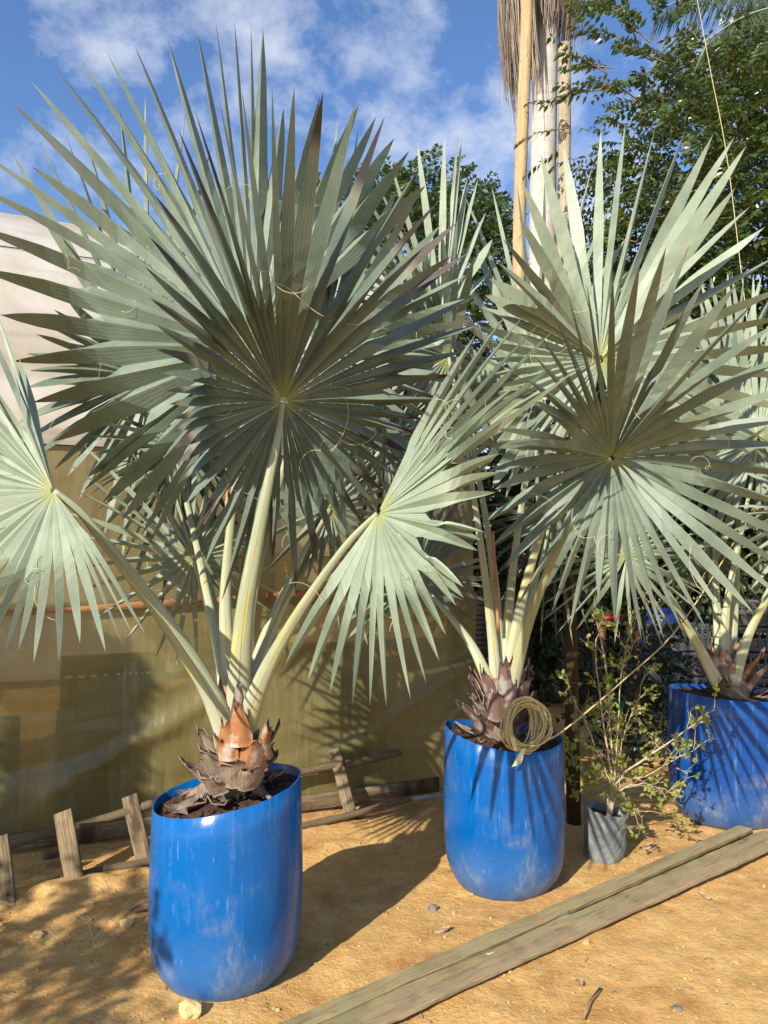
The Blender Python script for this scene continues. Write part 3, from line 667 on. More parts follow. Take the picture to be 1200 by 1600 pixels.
# ---- palm in the middle barrel
P2 = bismarck('tall fan palm in the middle barrel with rope coiled at its foot', (c2.x, c2.y, .66))
trunk_boots(P2, (c2.x - .02, c2.y + .03, .62), pix(785, 1058, 3.72), .085,
    [(.0, 9, .15, .09, .7, BOOT, .5), (.15, 7, .18, .11, .45, BOOT_PINK, .3), (.35, 7, .18, .12, .30, BOOT_PINK, .25), (.55, 6, .18, .12, .2, BOOT_PINK, .15), (.75, 4, .15, .11, .12, BOOT_PINK, .1)], 23)
leaf(P2, (692, 505, 4.0), [(600, 560, .1), (560, 470, .05), (552, 380, 0), (565, 298, 0), (578, 262, 0), (608, 245, 0), (652, 221, .05), (695, 207, .1), (717, 200, .15), (722, 205, .2), (729, 217, .25), (760, 330, .3), (770, 420, .3)],
     [(780, 1070, 3.75), (772, 900, 3.85), (735, 680, 3.95)], BLADE_WAXY_LIT, r0=.034, da=9, split=0.42, droop=.03, thr=3)
leaf(P2, (701, 558, 3.75), [(772, 690, .1), (745, 760, .1), (700, 790, .1), (655, 800, .1), (615, 780, .1), (575, 740, .05), (530, 690, 0), (505, 640, -.05), (480, 580, -.1), (490, 520, -.1), (530, 450, -.1), (590, 420, -.15), (640, 400, -.2), (690, 360, -.3), (715, 340, -.4), (740, 400, -.4)],
     [(776, 1075, 3.72), (762, 930, 3.75), (728, 700, 3.75)], BLADE, r0=.034, da=11, split=0.38, droop=.05, thr=3, twist=.5)
leaf(P2, (842, 606, 4.0), [(880, 770, -0.262), (840, 800, -0.252), (790, 780, -0.182), (745, 740, -0.097), (705, 690, 0.023), (700, 600, 0.148), (685, 500, 0.323), (690, 393, 0.485), (740, 377, 0.451), (725, 303, 0.57), (768, 290, 0.57), (808, 287, 0.533), (851, 280, 0.527), (905, 249, 0.534), (928, 250, 0.51), (955, 320, 0.413), (985, 420, 0.283), (1000, 520, 0.168)],
     [(787, 1065, 3.76), (800, 900, 3.85), (828, 700, 3.95)], BLADE_WAXY_LIT, r0=.034, da=9, split=0.42, droop=.02, thr=4)
leaf(P2, (937, 563, 3.72), [(900, 740, -0.193), (850, 700, -0.144), (800, 640, -0.134), (760, 560, -0.116), (750, 480, -0.112), (779, 411, -0.432), (811, 338, -0.452), (844, 238, -0.155), (879, 222, 0.088), (939, 203, 0.372), (977, 193, 0.411), (1025, 196, 0.407), (1073, 197, 0.384), (1116, 206, 0.258), (1148, 213, 0.019), (1168, 225, -0.148), (1150, 292, -0.231), (1174, 321, -0.31), (1196, 354, -0.141), (1215, 400, -0.028), (1235, 445, -0.065), (1250, 490, -0.1), (1250, 540, -0.131), (1245, 590, -0.16), (1230, 640, -0.184), (1200, 690, -0.201), (1150, 740, -0.209), (1080, 780, -0.201), (1010, 790, -0.175)],
     [(792, 1060, 3.76), (825, 900, 3.78), (895, 680, 3.75)], BLADE_WAXY_LIT, r0=.036, da=7.5, split=0.5, droop=.02, thr=8, twist=0.15)
leaf(P2, (647, 905, 3.95), [(560, 1010, 0), (520, 960, 0), (500, 890, 0), (520, 820, .05), (560, 760, .1), (620, 730, .15), (690, 740, .2), (740, 790, .2), (770, 850, .2), (770, 920, .15), (740, 990, .1)],
     [(772, 1085, 3.70), (738, 1010, 3.75), (690, 948, 3.85)], BLADE, r0=.038, da=8, droop=.04, thr=2)
leaf(P2, (955, 717, 3.10), [(890, 986, -.2), (844, 934, -.15), (786, 892, -.1), (750, 820, -.1), (772, 765, -.2), (757, 698, -.35), (795, 645, -.5), (825, 626, -.55), (842, 519, -.75), (887, 461, -.85), (958, 426, -.9), (1000, 410, -.8), (1041, 386, -.7), (1077, 384, -.55), (1102, 434, -.45), (1188, 463, -.80), (1225, 500, -.72), (1245, 550, -.6), (1255, 600, -.4), (1260, 650, -.25), (1265, 700, -.15), (1265, 745, -.12), (1260, 800, -.15), (1250, 850, -.2), (1222, 935, -.3), (1140, 973, -.38), (1067, 988, -.4), (1003, 1005, -.38), (935, 940, -.3)],
     [(793, 1118, 3.68), (822, 985, 3.55), (875, 850, 3.32), (935, 745, 3.13)], BLADE, r0=.036, r1=.010, da=8.5, split=0.42, droop=.05, thr=10, twist=0.22, pleat=.45)
leaf(P2, (862, 800, 4.20), [(745, 770, .05), (730, 830, 0), (742, 900, 0), (772, 960, -.05), (820, 1000, -.05), (870, 1012, -.05), (922, 992, -.05), (962, 940, 0), (982, 880, 0), (972, 800, .05), (930, 730, .1), (860, 690, .15), (790, 715, .1)],
     [(790, 1065, 3.80), (812, 980, 3.95), (842, 890, 4.12)], BLADE, r0=.034, da=9, split=.32, droop=.05, thr=2)
for (x, y, Y, ln, wd_b, tl, ox, tw2) in [(800, 1118, 3.60, .15, .11, .12, .3, .3), (775, 1128, 3.60, .15, .11, .15, -.4, .35), (790, 1090, 3.60, .14, .09, .05, 0, .25), (815, 1105, 3.64, .15, .10, .3, .9, .2)]:
    out_ = Vector((ox, -1, 0)).normalized(); up_ = (Vector((0, 0, 1)) * math.cos(tl) + out_ * math.sin(tl)); o2_ = out_ * math.cos(tl) - Vector((0, 0, 1)) * math.sin(tl)
    b = MB(); boot(b, pix(x, y, Y), o2_, up_, ln, wd_b, .08, .007, rng.random(), tw2, .4, x * .37); b.build('leaf_base', BOOT_PINK, P2)
b = MB(); b.bar(pix(778, 985, 3.72), pix(770, 830, 3.74), .014, .006, (0, -1, 0), 10, .006); b.build('dry_sheath', BOOT_ORANGE, P2)

# ---- palm in the far barrel
P3 = bismarck('fan palm in the farthest barrel, cut by the right edge', (c3.x, c3.y, .68))
trunk_boots(P3, (c3.x + .03, c3.y - .02, .66), pix(1135, 1030, 4.55), .085,
    [(.0, 7, .15, .09, .9, BOOT, .4), (.25, 6, .18, .12, .5, BOOT, .25), (.5, 5, .17, .12, .3, BOOT_ORANGE, .2), (.75, 4, .14, .11, .15, BOOT_ORANGE, .1)], 37)
leaf(P3, (979, 870, 4.15), [(900, 985, -.05), (862, 1000, 0), (840, 950, 0), (835, 890, 0), (850, 830, .05), (890, 775, .1), (950, 745, .1), (1015, 750, .1), (1070, 790, .1), (1110, 830, .1), (1125, 880, .05), (1115, 940, 0), (1060, 1000, -.05), (1010, 1015, -.05), (960, 1010, -.05)],
     [(1120, 1065, 4.5), (1080, 990, 4.4), (1035, 915, 4.25)], BLADE_WAXY_LIT, r0=.044, da=11, split=0.3, droop=.06, thr=3)
leaf(P3, (1105, 850, 4.95), [(985, 820, .05), (975, 890, 0), (1000, 960, 0), (1050, 1000, 0), (1110, 1010, 0), (1165, 985, 0), (1210, 930, 0), (1225, 860, 0), (1210, 790, .05), (1165, 740, .1), (1100, 720, .1), (1030, 745, .1)],
     [(1130, 1055, 4.62), (1125, 990, 4.7), (1112, 920, 4.85)], BLADE, r0=.034, da=9, split=.32, droop=.05, thr=0)
leaf(P3, (1185, 690, 4.75), [(1120, 880, 0), (1070, 820, 0), (1045, 740, 0), (1040, 650, .05), (1050, 560, .1), (1075, 490, .15), (1108, 434, .2), (1143, 423, .25), (1177, 428, .25), (1215, 440, .25), (1260, 470, .25), (1310, 530, .25), (1350, 620, .2), (1360, 720, .1), (1330, 820, .1), (1270, 890, 0), (1190, 910, 0)],
     [(1132, 1050, 4.55), (1135, 950, 4.6), (1165, 800, 4.7)], BLADE_WAXY_LIT, r0=.042, da=7, droop=.03, thr=3)
leaf(P3, (1110, 690, 5.0), [(1000, 860, 0), (960, 790, 0), (945, 700, 0), (960, 600, .05), (1000, 530, .1), (1060, 480, .1), (1130, 460, .1), (1200, 470, .15), (1260, 520, .2), (1280, 600, .2), (1270, 700, .2), (1220, 800, .1), (1150, 870, 0)],
     [(1128, 1050, 4.6), (1120, 950, 4.7), (1115, 800, 4.9)], BLADE, r0=.042, da=7.5, droop=.03, thr=2)
leaf(P3, (1290, 800, 4.45), [(1330, 960, 0), (1260, 990, 0), (1200, 960, 0), (1160, 900, 0), (1140, 830, 0), (1150, 750, 0), (1190, 690, .05), (1250, 650, .1), (1330, 660, .1), (1390, 720, .1), (1420, 800, .1), (1400, 900, .1)],
     [(1145, 1070, 4.52), (1175, 980, 4.5), (1235, 880, 4.47)], BLADE_WAXY_LIT, r0=.044, da=8, droop=.05, thr=2)
leaf(P3, (1150, 600, 5.1), [(1060, 700, 0), (1040, 600, 0), (1060, 500, 0), (1110, 430, .1), (1190, 430, .1), (1260, 500, .1), (1270, 620, .1), (1220, 720, 0)],
     [(1140, 1050, 4.6), (1150, 900, 4.8), (1155, 720, 5.0)], BLADE_WAXY_LIT, r0=.040, da=8, droop=.03, thr=0)

# ------------------------------------------------------------------ greenhouse of plastic film
W0, W1 = Vector((-1.92, 4.12, 0)), Vector((.47, 5.14, 0)); wd_ = (W1 - W0).normalized(); wn = Vector((-wd_.y, wd_.x, 0))
WL, WR = -3.6, (W1 - W0).length + .16
def wp(s, d, z): return W0 + wd_ * s + wn * d + Vector((0, 0, z))
GH = thing('greenhouse', 'low tunnel greenhouse, cream film roof over olive side sheets, behind the palms', 'greenhouse', wp(0, 0, 0))
def sheet(name, prof, m, s0, s1, ns, wave, label=None):
    vs, fs = [], []
    for i in range(ns + 1):
        s = s0 + (s1 - s0) * i / ns
        for k, (d, z) in enumerate(prof):
            t = k / (len(prof) - 1); vs.append(wp(s, d + wave(s, t, z), z))
    n = len(prof)
    for i in range(ns):
        for k in range(n - 1): fs.append((i*n+k, (i+1)*n+k, (i+1)*n+k+1, i*n+k+1))
    mb = MB(); mb.add(vs, fs); o = mb.build(name, m, GH)
    if label: o['label'] = label
    return o
def lerp(a, b, n): return [(a[0] + (b[0]-a[0]) * i / n, a[1] + (b[1]-a[1]) * i / n) for i in range(n + 1)]
def wlow(s, t, z):
    f = noise.noise(Vector((s * 1.3, z * 1.1, 2))) * .05 + .035 * math.exp(-((z - .25 - .55 * ((s - .1) % 1.55)) / .07) ** 2) * 1
    return -f * math.sin(math.pi * min(1, max(0, t * 1.0))) - .02
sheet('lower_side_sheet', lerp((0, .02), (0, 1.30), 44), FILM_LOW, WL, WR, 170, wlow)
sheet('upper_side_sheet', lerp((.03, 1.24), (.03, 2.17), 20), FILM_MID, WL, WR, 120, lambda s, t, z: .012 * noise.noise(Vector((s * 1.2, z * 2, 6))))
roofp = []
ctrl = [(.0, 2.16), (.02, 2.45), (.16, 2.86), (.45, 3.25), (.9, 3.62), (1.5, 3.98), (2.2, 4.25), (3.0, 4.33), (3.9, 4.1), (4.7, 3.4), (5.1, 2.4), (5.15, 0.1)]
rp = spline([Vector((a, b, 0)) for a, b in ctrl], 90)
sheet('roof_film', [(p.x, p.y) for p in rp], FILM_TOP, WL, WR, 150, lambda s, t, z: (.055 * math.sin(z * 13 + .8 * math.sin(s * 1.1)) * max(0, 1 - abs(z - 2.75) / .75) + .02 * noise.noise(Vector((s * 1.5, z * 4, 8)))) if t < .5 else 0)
# battens, posts, base boards, hoops
mb = MB(); mb.bar(wp(-3.6, -.06, 1.10), wp(.98, -.06, 1.295), .022, .028, (0, 0, 1), 20, .008); mb.bar(wp(1.0, -.06, 1.300), wp(WR - .02, -.06, 1.385), .022, .028, (0, 0, 1), 20, .008); mb.build('batten', BATTEN, GH)
for s in (-3.2, -1.9, -.45, 1.02, 2.62):
    mb = MB(); mb.tube([wp(s, .09, -.02), wp(s, .09, 2.25)], .035, 10, wob=.15); mb.build('post', OLDWOOD, GH)
for z0, z1, dd in ((.00, .10, -.035),):
    mb = MB(); mb.bar(wp(-3.4, dd, (z0+z1)/2), wp(WR - .3, dd, (z0+z1)/2 + .015), .018, z1 - z0 - .01, (0, 0, 1), 24, .008); mb.build('base_board', OLDWOOD, GH)
mb = MB(); mb.tube([wp(-3.6, .03, 2.175), wp(WR, .03, 2.175)], .018, 8); mb.build('eave_rail', OLDWOOD, GH)
mb = MB(); mb.tube([p for p in [wp(-3.6, .66, 3.47), wp(-1, .66, 3.45), wp(WR, .66, 3.47)]], .004, 5); mb.build('wire', PLAST_BLK, GH)
for s in (-2.6, -.6, 1.4, WR - .05):
    mb = MB(); mb.tube([wp(s, p.x + .05, p.y - .03) for p in rp[::3]], .016, 8); mb.build('hoop', CRATE, GH)
# crates and a sack inside, close behind the film
def crate(name, m, c, ux, L_, W_, H_, label, group=None, cat='crate', yaw=0):
    ux = Vector(ux).normalized(); uy = Vector((-ux.y, ux.x, 0)); c = Vector(c); mb = MB(); t = .012
    def panel(o, d, ln, nsl):
        # side wall with slots: rails top, mid, bottom and uprights
        for z in (.02, H_ * .5, H_ - .02): mb.bar(o + Vector((0, 0, z)), o + d * ln + Vector((0, 0, z)), t, .035 if z != H_ * .5 else .02, (0, 0, 1), 1, 0)
        for i in range(nsl + 1):
            p = o + d * (ln * i / nsl * .985 + .004); mb.bar(p + Vector((0, 0, .03)), p + Vector((0, 0, H_ - .03)), .022, t * .8, d.cross(Vector((0, 0, 1))), 1, 0)
    a = c - ux * L_ / 2 - uy * W_ / 2; bq = c - ux * L_ / 2 + uy * W_ / 2; d_ = c + ux * L_ / 2 - uy * W_ / 2
    panel(a, ux, L_, 8); panel(bq, ux, L_, 8); panel(a, uy, W_, 5); panel(d_, uy, W_, 5)
    for o_, d2, l2 in ((a, ux, L_), (bq, ux, L_), (a, uy, W_), (d_, uy, W_)):
        inn = (c - (o_ + d2 * l2 / 2)); inn.z = 0; inn = inn.normalized() * .014
        mb.bar(o_ + d2 * .016 + inn + Vector((0, 0, H_ * .30)), o_ + d2 * (l2 - .016) + inn + Vector((0, 0, H_ * .30)), .006, H_ * .5, (0, 0, 1), 1, 0)
        mb.bar(o_ + d2 * .016 + inn + Vector((0, 0, H_ * .86)), o_ + d2 * (l2 - .016) + inn + Vector((0, 0, H_ * .86)), .006, H_ * .2, (0, 0, 1), 1, 0)
    mb.bar(c - ux * (L_/2 - .01) + Vector((0, 0, .012)), c + ux * (L_/2 - .01) + Vector((0, 0, .012)), W_ - .02, .012, (0, 0, 1), 1, 0)
    o = mb.build(name, m, loc=c, smooth=False); finish(o, label, cat, group)
GC = 'pale crates inside the greenhouse'
pos = [(.45, .30, 0, 'lowest crate of the pale stack seen through the left film'), (.45, .30, .32, 'second crate up in the pale stack seen through the left film'), (.47, .30, .64, 'top crate of the pale stack seen through the left film'),
       (1.75, .33, 0, 'lowest pale crate seen through the film right of the nearest palm'), (1.75, .33, .32, 'second pale crate up behind the film right of the nearest palm'), (1.78, .33, .64, 'top pale crate behind the film right of the nearest palm')]
for s, d, z, lb in pos: crate('crate', CRATE_W, wp(s, d, z + .01), wd_, .55, .36, .30, lb, GC)
mb = MB(); c = wp(-.28, .24, 0)
grid = []
for i in range(15):
    t = i / 14; row = []
    for j in range(24):
        a = j / 24 * 2 * math.pi; r = .15 * (1 + .12 * math.sin(a * 3 + t * 4)) * (math.sin(math.pi * min(.96, .12 + t * .83)) ** .5)
        row.append(c + wd_ * math.cos(a) * r + wn * math.sin(a) * r * .6 + Vector((0, 0, .62 + t * .34)))
    grid.append(row)
vs = [p for r_ in grid for p in r_]; fs = [(i*24+j, i*24+(j+1) % 24, (i+1)*24+(j+1) % 24, (i+1)*24+j) for i in range(14) for j in range(24)]
fs += [tuple(range(24))[::-1], tuple(14*24+j for j in range(24))]
mb.add(vs, fs); finish(mb.build('sack', SACKM, loc=c + Vector((0, 0, .62))), 'white sack seen through the greenhouse film at left', 'sack')
crate('crate', CRATE, wp(-.28, .30, .01), wd_, .5, .36, .30, 'lower grey crate carrying the white sack inside the greenhouse', GC)
crate('crate', CRATE, wp(-.28, .30, .32), wd_, .5, .36, .30, 'upper grey crate directly under the white sack inside the greenhouse', GC)

# ------------------------------------------------------------------ low fence of stakes and rails
FE = thing('low_fence', 'low broken fence of weathered stakes and logs along the greenhouse foot', 'fence', gnd(100, 1390))
def stake(b, t, wpx, zt, zb=-.02):
    pb = gnd(b[0], b[1]); pt = pix(t[0], t[1], pb.y + zt); mb = MB(); pb = pb + Vector((0, 0, zb)) - (pt - pb) * .05
    mb.bar(pb, pt, wpx * pb.y / F, .020, (0, -1, .2), 8, .006, bev=.2); mb.build('stake', OLDWOOD, FE)
stake((12, 1420), (-2, 1307), 30, .10); stake((122, 1388), (98, 1268), 29, .12); stake((229, 1354), (203, 1243), 25, .12); stake((553, 1280), (521, 1170), 19, .12)
def log(pts, r, m=OLDWOOD, name='rail'):
    mb = MB(); mb.tube(spline([pix(*p) for p in pts], 26), r, 10, wob=.22); return mb.build(name, m, FE)
log([(-60, 1338, 3.72), (60, 1306, 3.84), (150, 1283, 3.98), (240, 1255, 4.06)], .022)
log([(440, 1212, 4.56), (520, 1197, 4.70), (624, 1176, 4.88)], .023)
log([(-60, 1420, 3.66), (60, 1385, 3.72), (160, 1360, 3.84), (240, 1345, 3.92)], .020)
log([(460, 1293, 4.42), (545, 1274, 4.56), (640, 1248, 4.76)], .020)
mb = MB(); mb.tube([pix(620, 1252, 4.76), pix(705, 1240, 4.93)], .012, 10); finish(mb.build('pipe', PIPE, loc=pix(620, 1252, 4.76)), 'short blue-grey pipe on the ground left of the middle barrel', 'pipe')
mb = MB(); mb.bar(pix(66, 1337, 3.90), pix(108, 1330, 3.96), .05, .03, (0, 0, 1), 5, .008); finish(mb.build('wood_block', OLDWOOD, loc=pix(66, 1337, 3.9)), 'short sawn block of wood behind the leaning stakes', 'wood')

# ------------------------------------------------------------------ long boards on the ground
def board(a, b, wd, th, z, m, label, lift=0):
    p, q = gnd(*a), gnd(*b); p.z = z + lift; q.z = z; mb = MB(); mb.bar(p, q, wd, th, (0, 0, 1), 60, .005, bev=.1)
    o = mb.build('board', m, loc=(q.x, q.y, 0)); sm_angle(o); finish(o, label, 'board', 'long boards lying on the sand')
board((1165, 1300), (394, 1645), .078, .020, .020, PLANK, 'long greenish board farthest back of the three on the sand')
board((1203, 1307), (455, 1645), .072, .018, .018, PLANK, 'long board in the middle of the three on the sand')
board((1222, 1320), (503, 1645), .075, .016, .029, PLANK2, 'long reddish board nearest the camera of the three on the sand')
mb = MB(); mb.bar(gnd(760, 1492, .020), gnd(893, 1430, .020), .020, .008, (0, 0, 1), 16, .006); finish(mb.build('splinter', simple('pale_splinter', (.45, .36, .26), (.62, .53, .42), sc=20), loc=gnd(790, 1475)), 'pale splintered offcut between the long boards', 'offcut')

# ------------------------------------------------------------------ rope: coil and line up to the tree
rp_ = []
cc = pix(822, 1134, c2.y - .235); axu = Vector((.80, .3, -.35)).normalized(); fw = Vector((.40, -1, .35)).normalized(); axu = (axu - fw * axu.dot(fw)).normalized(); axv = axu.cross(fw).normalized()
rg = random.Random(3); turns = 18; N_ = turns * 28
tilt = [rg.gauss(0, .22) for _ in range(turns + 2)]; tilt2 = [rg.gauss(0, .2) for _ in range(turns + 2)]; sz = [rg.uniform(.70, 1.16) for _ in range(turns + 2)]; ofs = [rg.uniform(-1, 1) for _ in range(turns + 2)]
for i in range(N_):
    t = i / (N_ - 1); a = t * turns * 2 * math.pi; k = i // 28; f_ = (i % 28) / 28; L1 = lambda z: z[k] * (1 - f_) + z[k+1] * f_
    rr_ = .094 * L1(sz) + .004 * math.sin(a * 2.37)
    c_ = cc + axu * (.024 * L1(ofs) - .010) + fw * (.016 * L1(tilt) * 5)
    ca, sa = math.cos(a), math.sin(a)
    v = axu * ca * rr_ * .88 + axv * sa * rr_ * 1.12
    v += fw * (rr_ * (L1(tilt) * ca * 1.6 + L1(tilt2) * sa * 1.2)) + Vector((0, 0, -.012 * (1 - sz[k])))
    rp_.append(c_ + v)
rope = MB(); rope.tube(rp_, .0046, 6)
ro = thing('rope', 'coiled yellow rope on the middle barrel, its end rising taut into the tree', 'rope', cc - Vector((0, 0, .1)))
rope.build('coil', ROPE, ro)
mb = MB(); mb.tube(spline([pix(850, 1158, c2.y - .27), pix(885, 1138, 3.55), pix(975, 1062, 3.8), pix(1061, 979, 4.1), pix(1150, 842, 4.5), pix(1190, 765, 4.9), pix(1183, 640, 5.2), pix(1160, 440, 5.6), pix(1135, 240, 6.1), pix(1110, 110, 6.5), pix(1084, -30, 7.0)], 120), [.0048 - .0018 * min(1, i / 60) for i in range(120)], 6); mb.build('line', ROPE, ro)
a = pix(818, 1168, c2.y - .300); g_ = []
for i in range(4):
    t = i / 3; c_ = a + Vector((-.035 * t, -.010 - .004 * t, -.075 * t)); ww = .011 + .010 * t
    g_.append([c_ + Vector((-ww, 0, -ww * .3)), c_, c_ + Vector((ww, 0, ww * .3))])
mb = MB(); mb.shell(g_, .002); mb.build('tag', TAG, ro)

# ------------------------------------------------------------------ leaves as meshes
def leafmesh(pos, d, nrm, ln, wd, rnd):
    n = len(pos); d = d / (np.linalg.norm(d, axis=1, keepdims=True) + 1e-9); sd_ = np.cross(d, nrm); sd_ /= (np.linalg.norm(sd_, axis=1, keepdims=True) + 1e-9); nn = np.cross(sd_, d)
    l = ln[:, None]; w_ = wd[:, None]
    V = np.stack([pos, pos + d*l*.42 - sd_*w_*.5 + nn*w_*.15, pos + d*l*.45, pos + d*l*.42 + sd_*w_*.5 + nn*w_*.15, pos + d*l - nn*l*.08], 1).reshape(-1, 3)
    b = (np.arange(n) * 5)[:, None]; Q = np.concatenate([b + np.array([[0, 2, 1]]), b + np.array([[0, 3, 2]]), b + np.array([[1, 2, 4]]), b + np.array([[2, 3, 4]])])
    A = np.zeros((n * 5, 3)); A[:, 1] = np.repeat(rnd, 5); A[:, 0] = np.tile([0, .4, .4, .4, 1], n)
    return V, Q, A
def sprays(centers, outs, length, npair, ll, lw, droop, rs, spread=.9):
    """twigs carrying two ranks of leaves"""
    n = len(centers); outs = outs / np.linalg.norm(outs, axis=1, keepdims=True)
    sd_ = np.cross(outs, np.array([0, 0, 1.0])); sd_ /= (np.linalg.norm(sd_, axis=1, keepdims=True) + 1e-6)
    roll = rs.normal(0, .5, n)[:, None]; up = np.cross(sd_, outs); sd_ = sd_ * np.cos(roll) + up * np.sin(roll); up = np.cross(sd_, outs)
    Ls = length * rs.uniform(.6, 1.25, n)[:, None]; P, D, Nn, LL, WW, RR, tw = [], [], [], [], [], [], []
    base = rs.random(n)
    for k in range(npair):
        t = (k + 1) / npair; c = centers + outs * Ls * t - np.array([0, 0, 1.0]) * Ls * droop * t * t; tan = outs - np.array([0, 0, 1.0]) * 2 * droop * t
        for s in (-1, 1):
            dd = tan * .55 + sd_ * s * spread - np.array([0, 0, .25]) + rs.normal(0, .18, (n, 3))
            P.append(c); D.append(dd); Nn.append(up + rs.normal(0, .35, (n, 3))); LL.append(ll * rs.uniform(.7, 1.2, n) * (1 - .35 * abs(t - .5))); WW.append(lw * rs.uniform(.8, 1.2, n)); RR.append(np.clip(base * .7 + rs.random(n) * .3, 0, 1))
    return [np.concatenate(x) for x in (P, D, Nn, LL, WW, RR)]
def ell_points(n, c, r, rs, lo=.45, gap=.15, sc=.8, sd_=0, zmin=-9):
    out = []; o2 = []
    while len(out) < n:
        v = rs.normal(0, 1, 3); v /= np.linalg.norm(v); q = rs.uniform(lo, 1) ** .6
        p = np.array(c) + v * q * np.array(r) * (1 + .28 * noise.noise(Vector(v * 2.2) + Vector((sd_, 0, 0))))
        if noise.noise(Vector(p * sc) + Vector((sd_, 3, 1))) < gap - .35: continue
        if p[2] < zmin: continue
        out.append(p); o2.append(v * np.array([1, 1, .8]) + rs.normal(0, .35, 3))
    return np.array(out), np.array(o2)
def branches(mb, base, crown_c, crown_r, rs, n=14, r=.14):
    b = Vector(base); c = Vector(crown_c)
    top = c + Vector((0, 0, crown_r[2] * .3)); mb.tube(spline([b - Vector((0, 0, .1)), b.lerp(top, .35) + Vector((.12, .05, 0)), b.lerp(top, .7) - Vector((.1, 0, 0)), top], 12), [r * (1 - .75 * i / 11) for i in range(12)], 10, wob=.15)
def limbs(base, cc_, cr_, rs, n, r):
    out = []; b = Vector(base); c = Vector(cc_)
    for i in range(n):
        v = rs.normal(0, 1, 3); v /= np.linalg.norm(v); e = c + Vector(v * np.array(cr_) * .8); s = b.lerp(c, rs.uniform(.5, 1.0)); m_ = s.lerp(e, .5) + Vector((0, 0, .2))
        out.append(([s, m_, e], r))
    return out
def tree(name, label, base, cc_, cr_, m, nspray, ll, lw, spl, npair, seed, bark=BARK, r=.14, droop=.3, lo=.45, gap=.15, group=None, cat='tree', extra=None, zmin=-9, nl=16, sc=.8):
    rs = np.random.RandomState(seed); t = thing(name, label, cat, base, group)
    mb = MB(); branches(mb, base, cc_, cr_, rs, r=r); 
    for pts, rr_ in limbs(base, cc_, cr_, rs, nl, r * .35): mb.tube(spline(pts, 10), [rr_ * (1 - .085 * i) for i in range(10)], 6)
    mb.build('trunk', bark, t); mb = MB()
    P, O = ell_points(nspray, cc_, cr_, rs, lo, gap, sc, seed, zmin)
    if extra is not None: P = np.concatenate([P, extra[0]]); O = np.concatenate([O, extra[1]])
    for i in range(0, len(P), 3):
        o = O[i] / np.linalg.norm(O[i]); mb.tube([Vector(P[i] - o * .15), Vector(P[i] + o * spl * .5 - np.array([0, 0, droop * spl * .25])), Vector(P[i] + o * spl - np.array([0, 0, droop * spl]))], [r * .07, r * .05, r * .025], 3, cap=False)
    mb.build('twigs', bark, t)['kind'] = 'stuff'
    V, Q, A = leafmesh(*[x for x in sprays(P, O, spl, npair, ll, lw, droop, rs)])
    np_mesh('crown', V, Q, A, m, t)
    return t
# glossy tree behind at right, with arching sprays against the sky at its left edge
ex = []; 
for (x, y, Y, dx, dz) in [(905, 30, 9, -.2, .35), (960, 60, 9, -.9, .5), (945, 110, 9, -.9, .35), (930, 140, 9, -1, .1), (890, 150, 8.9, -1, .0), (880, 190, 8.8, -1, -.1), (885, 225, 8.8, -1, -.1), (900, 90, 9, -.7, .45), (1000, 50, 9, -.5, .8), (1020, 30, 9, .1, .9), (880, 260, 8.9, -.8, -.2), (985, 20, 9, -.8, .4), (965, 5, 9, -.9, .2), (1060, 30, 9, .3, .7), (1010, 90, 9, -.6, .5), (975, 150, 9, -.8, .4)]:
    for q in range(1 if x < 925 else 4): ex.append((pix(x + rng.uniform(-12, 12), y + rng.uniform(-12, 12), Y + rng.uniform(-.3, .3)), (dx + rng.uniform(-.2, .2), rng.uniform(-.5, .3), dz + rng.uniform(-.2, .2))))
ex = (np.array([tuple(e[0]) for e in ex]), np.array([e[1] for e in ex]))
tree('broadleaf_tree', 'tall glossy dark green tree filling the upper right behind the posts', (5.0, 10.2, 0), (5.45, 10.2, 4.9), (2.7, 2.2, 3.9), LEAF_R, 5200, .135, .052, .50, 7, 5, gap=.02, zmin=.8, extra=ex, r=.17, lo=.35)
tree('broadleaf_tree', 'rounded dark tree far behind the greenhouse, left of the ringed palm trunk', (.3, 21.5, 0), (.45, 21.5, 8.6), (4.2, 3.2, 3.4), LEAF_F, 3600, .19, .09, .5, 6, 9, gap=.16, r=.25, droop=.15, sc=.55, nl=26)
tree('broadleaf_tree', 'dense dark tree low behind the far palm at right', (7.2, 14, 0), (6.4, 14, 3.6), (4.6, 2.0, 4.4), LEAF_D, 2400, .19, .085, .5, 6, 13, gap=.0, r=.2, lo=.2, zmin=.1)
tree('shrub', 'dark leafy shrub behind the middle barrel and the grey crates', (2.6, 11.2, 0), (2.6, 11.2, 1.9), (2.0, 1.0, 2.1), LEAF_D, 1300, .14, .07, .35, 6, 17, gap=-.1, r=.06, lo=.1, zmin=.05, cat='shrub')
tree('shrub', 'dark leafy shrub behind the stack of grey crates at far right', (6.2, 10.6, 0), (6.2, 11.4, 1.5), (2.2, .9, 1.8), LEAF_D, 1000, .14, .07, .35, 6, 19, gap=-.1, r=.06, lo=.1, zmin=.05, cat='shrub')
tree('shrub', 'small leafy plant in the shade behind the thin potted shrub', (1.85, 5.9, 0), (1.85, 5.9, .72), (.42, .35, .60), LEAF_D, 200, .06, .04, .22, 5, 23, gap=.1, r=.02, lo=.2, zmin=.1, cat='shrub')
tree('shrub', 'dense dark shrub growing around the foot of the ringed palm and poles', (1.65, 8.2, 0), (1.65, 8.2, 1.5), (.95, .6, 1.6), LEAF_D, 620, .12, .06, .32, 6, 41, gap=-.2, r=.04, lo=.05, zmin=.05, cat='shrub')
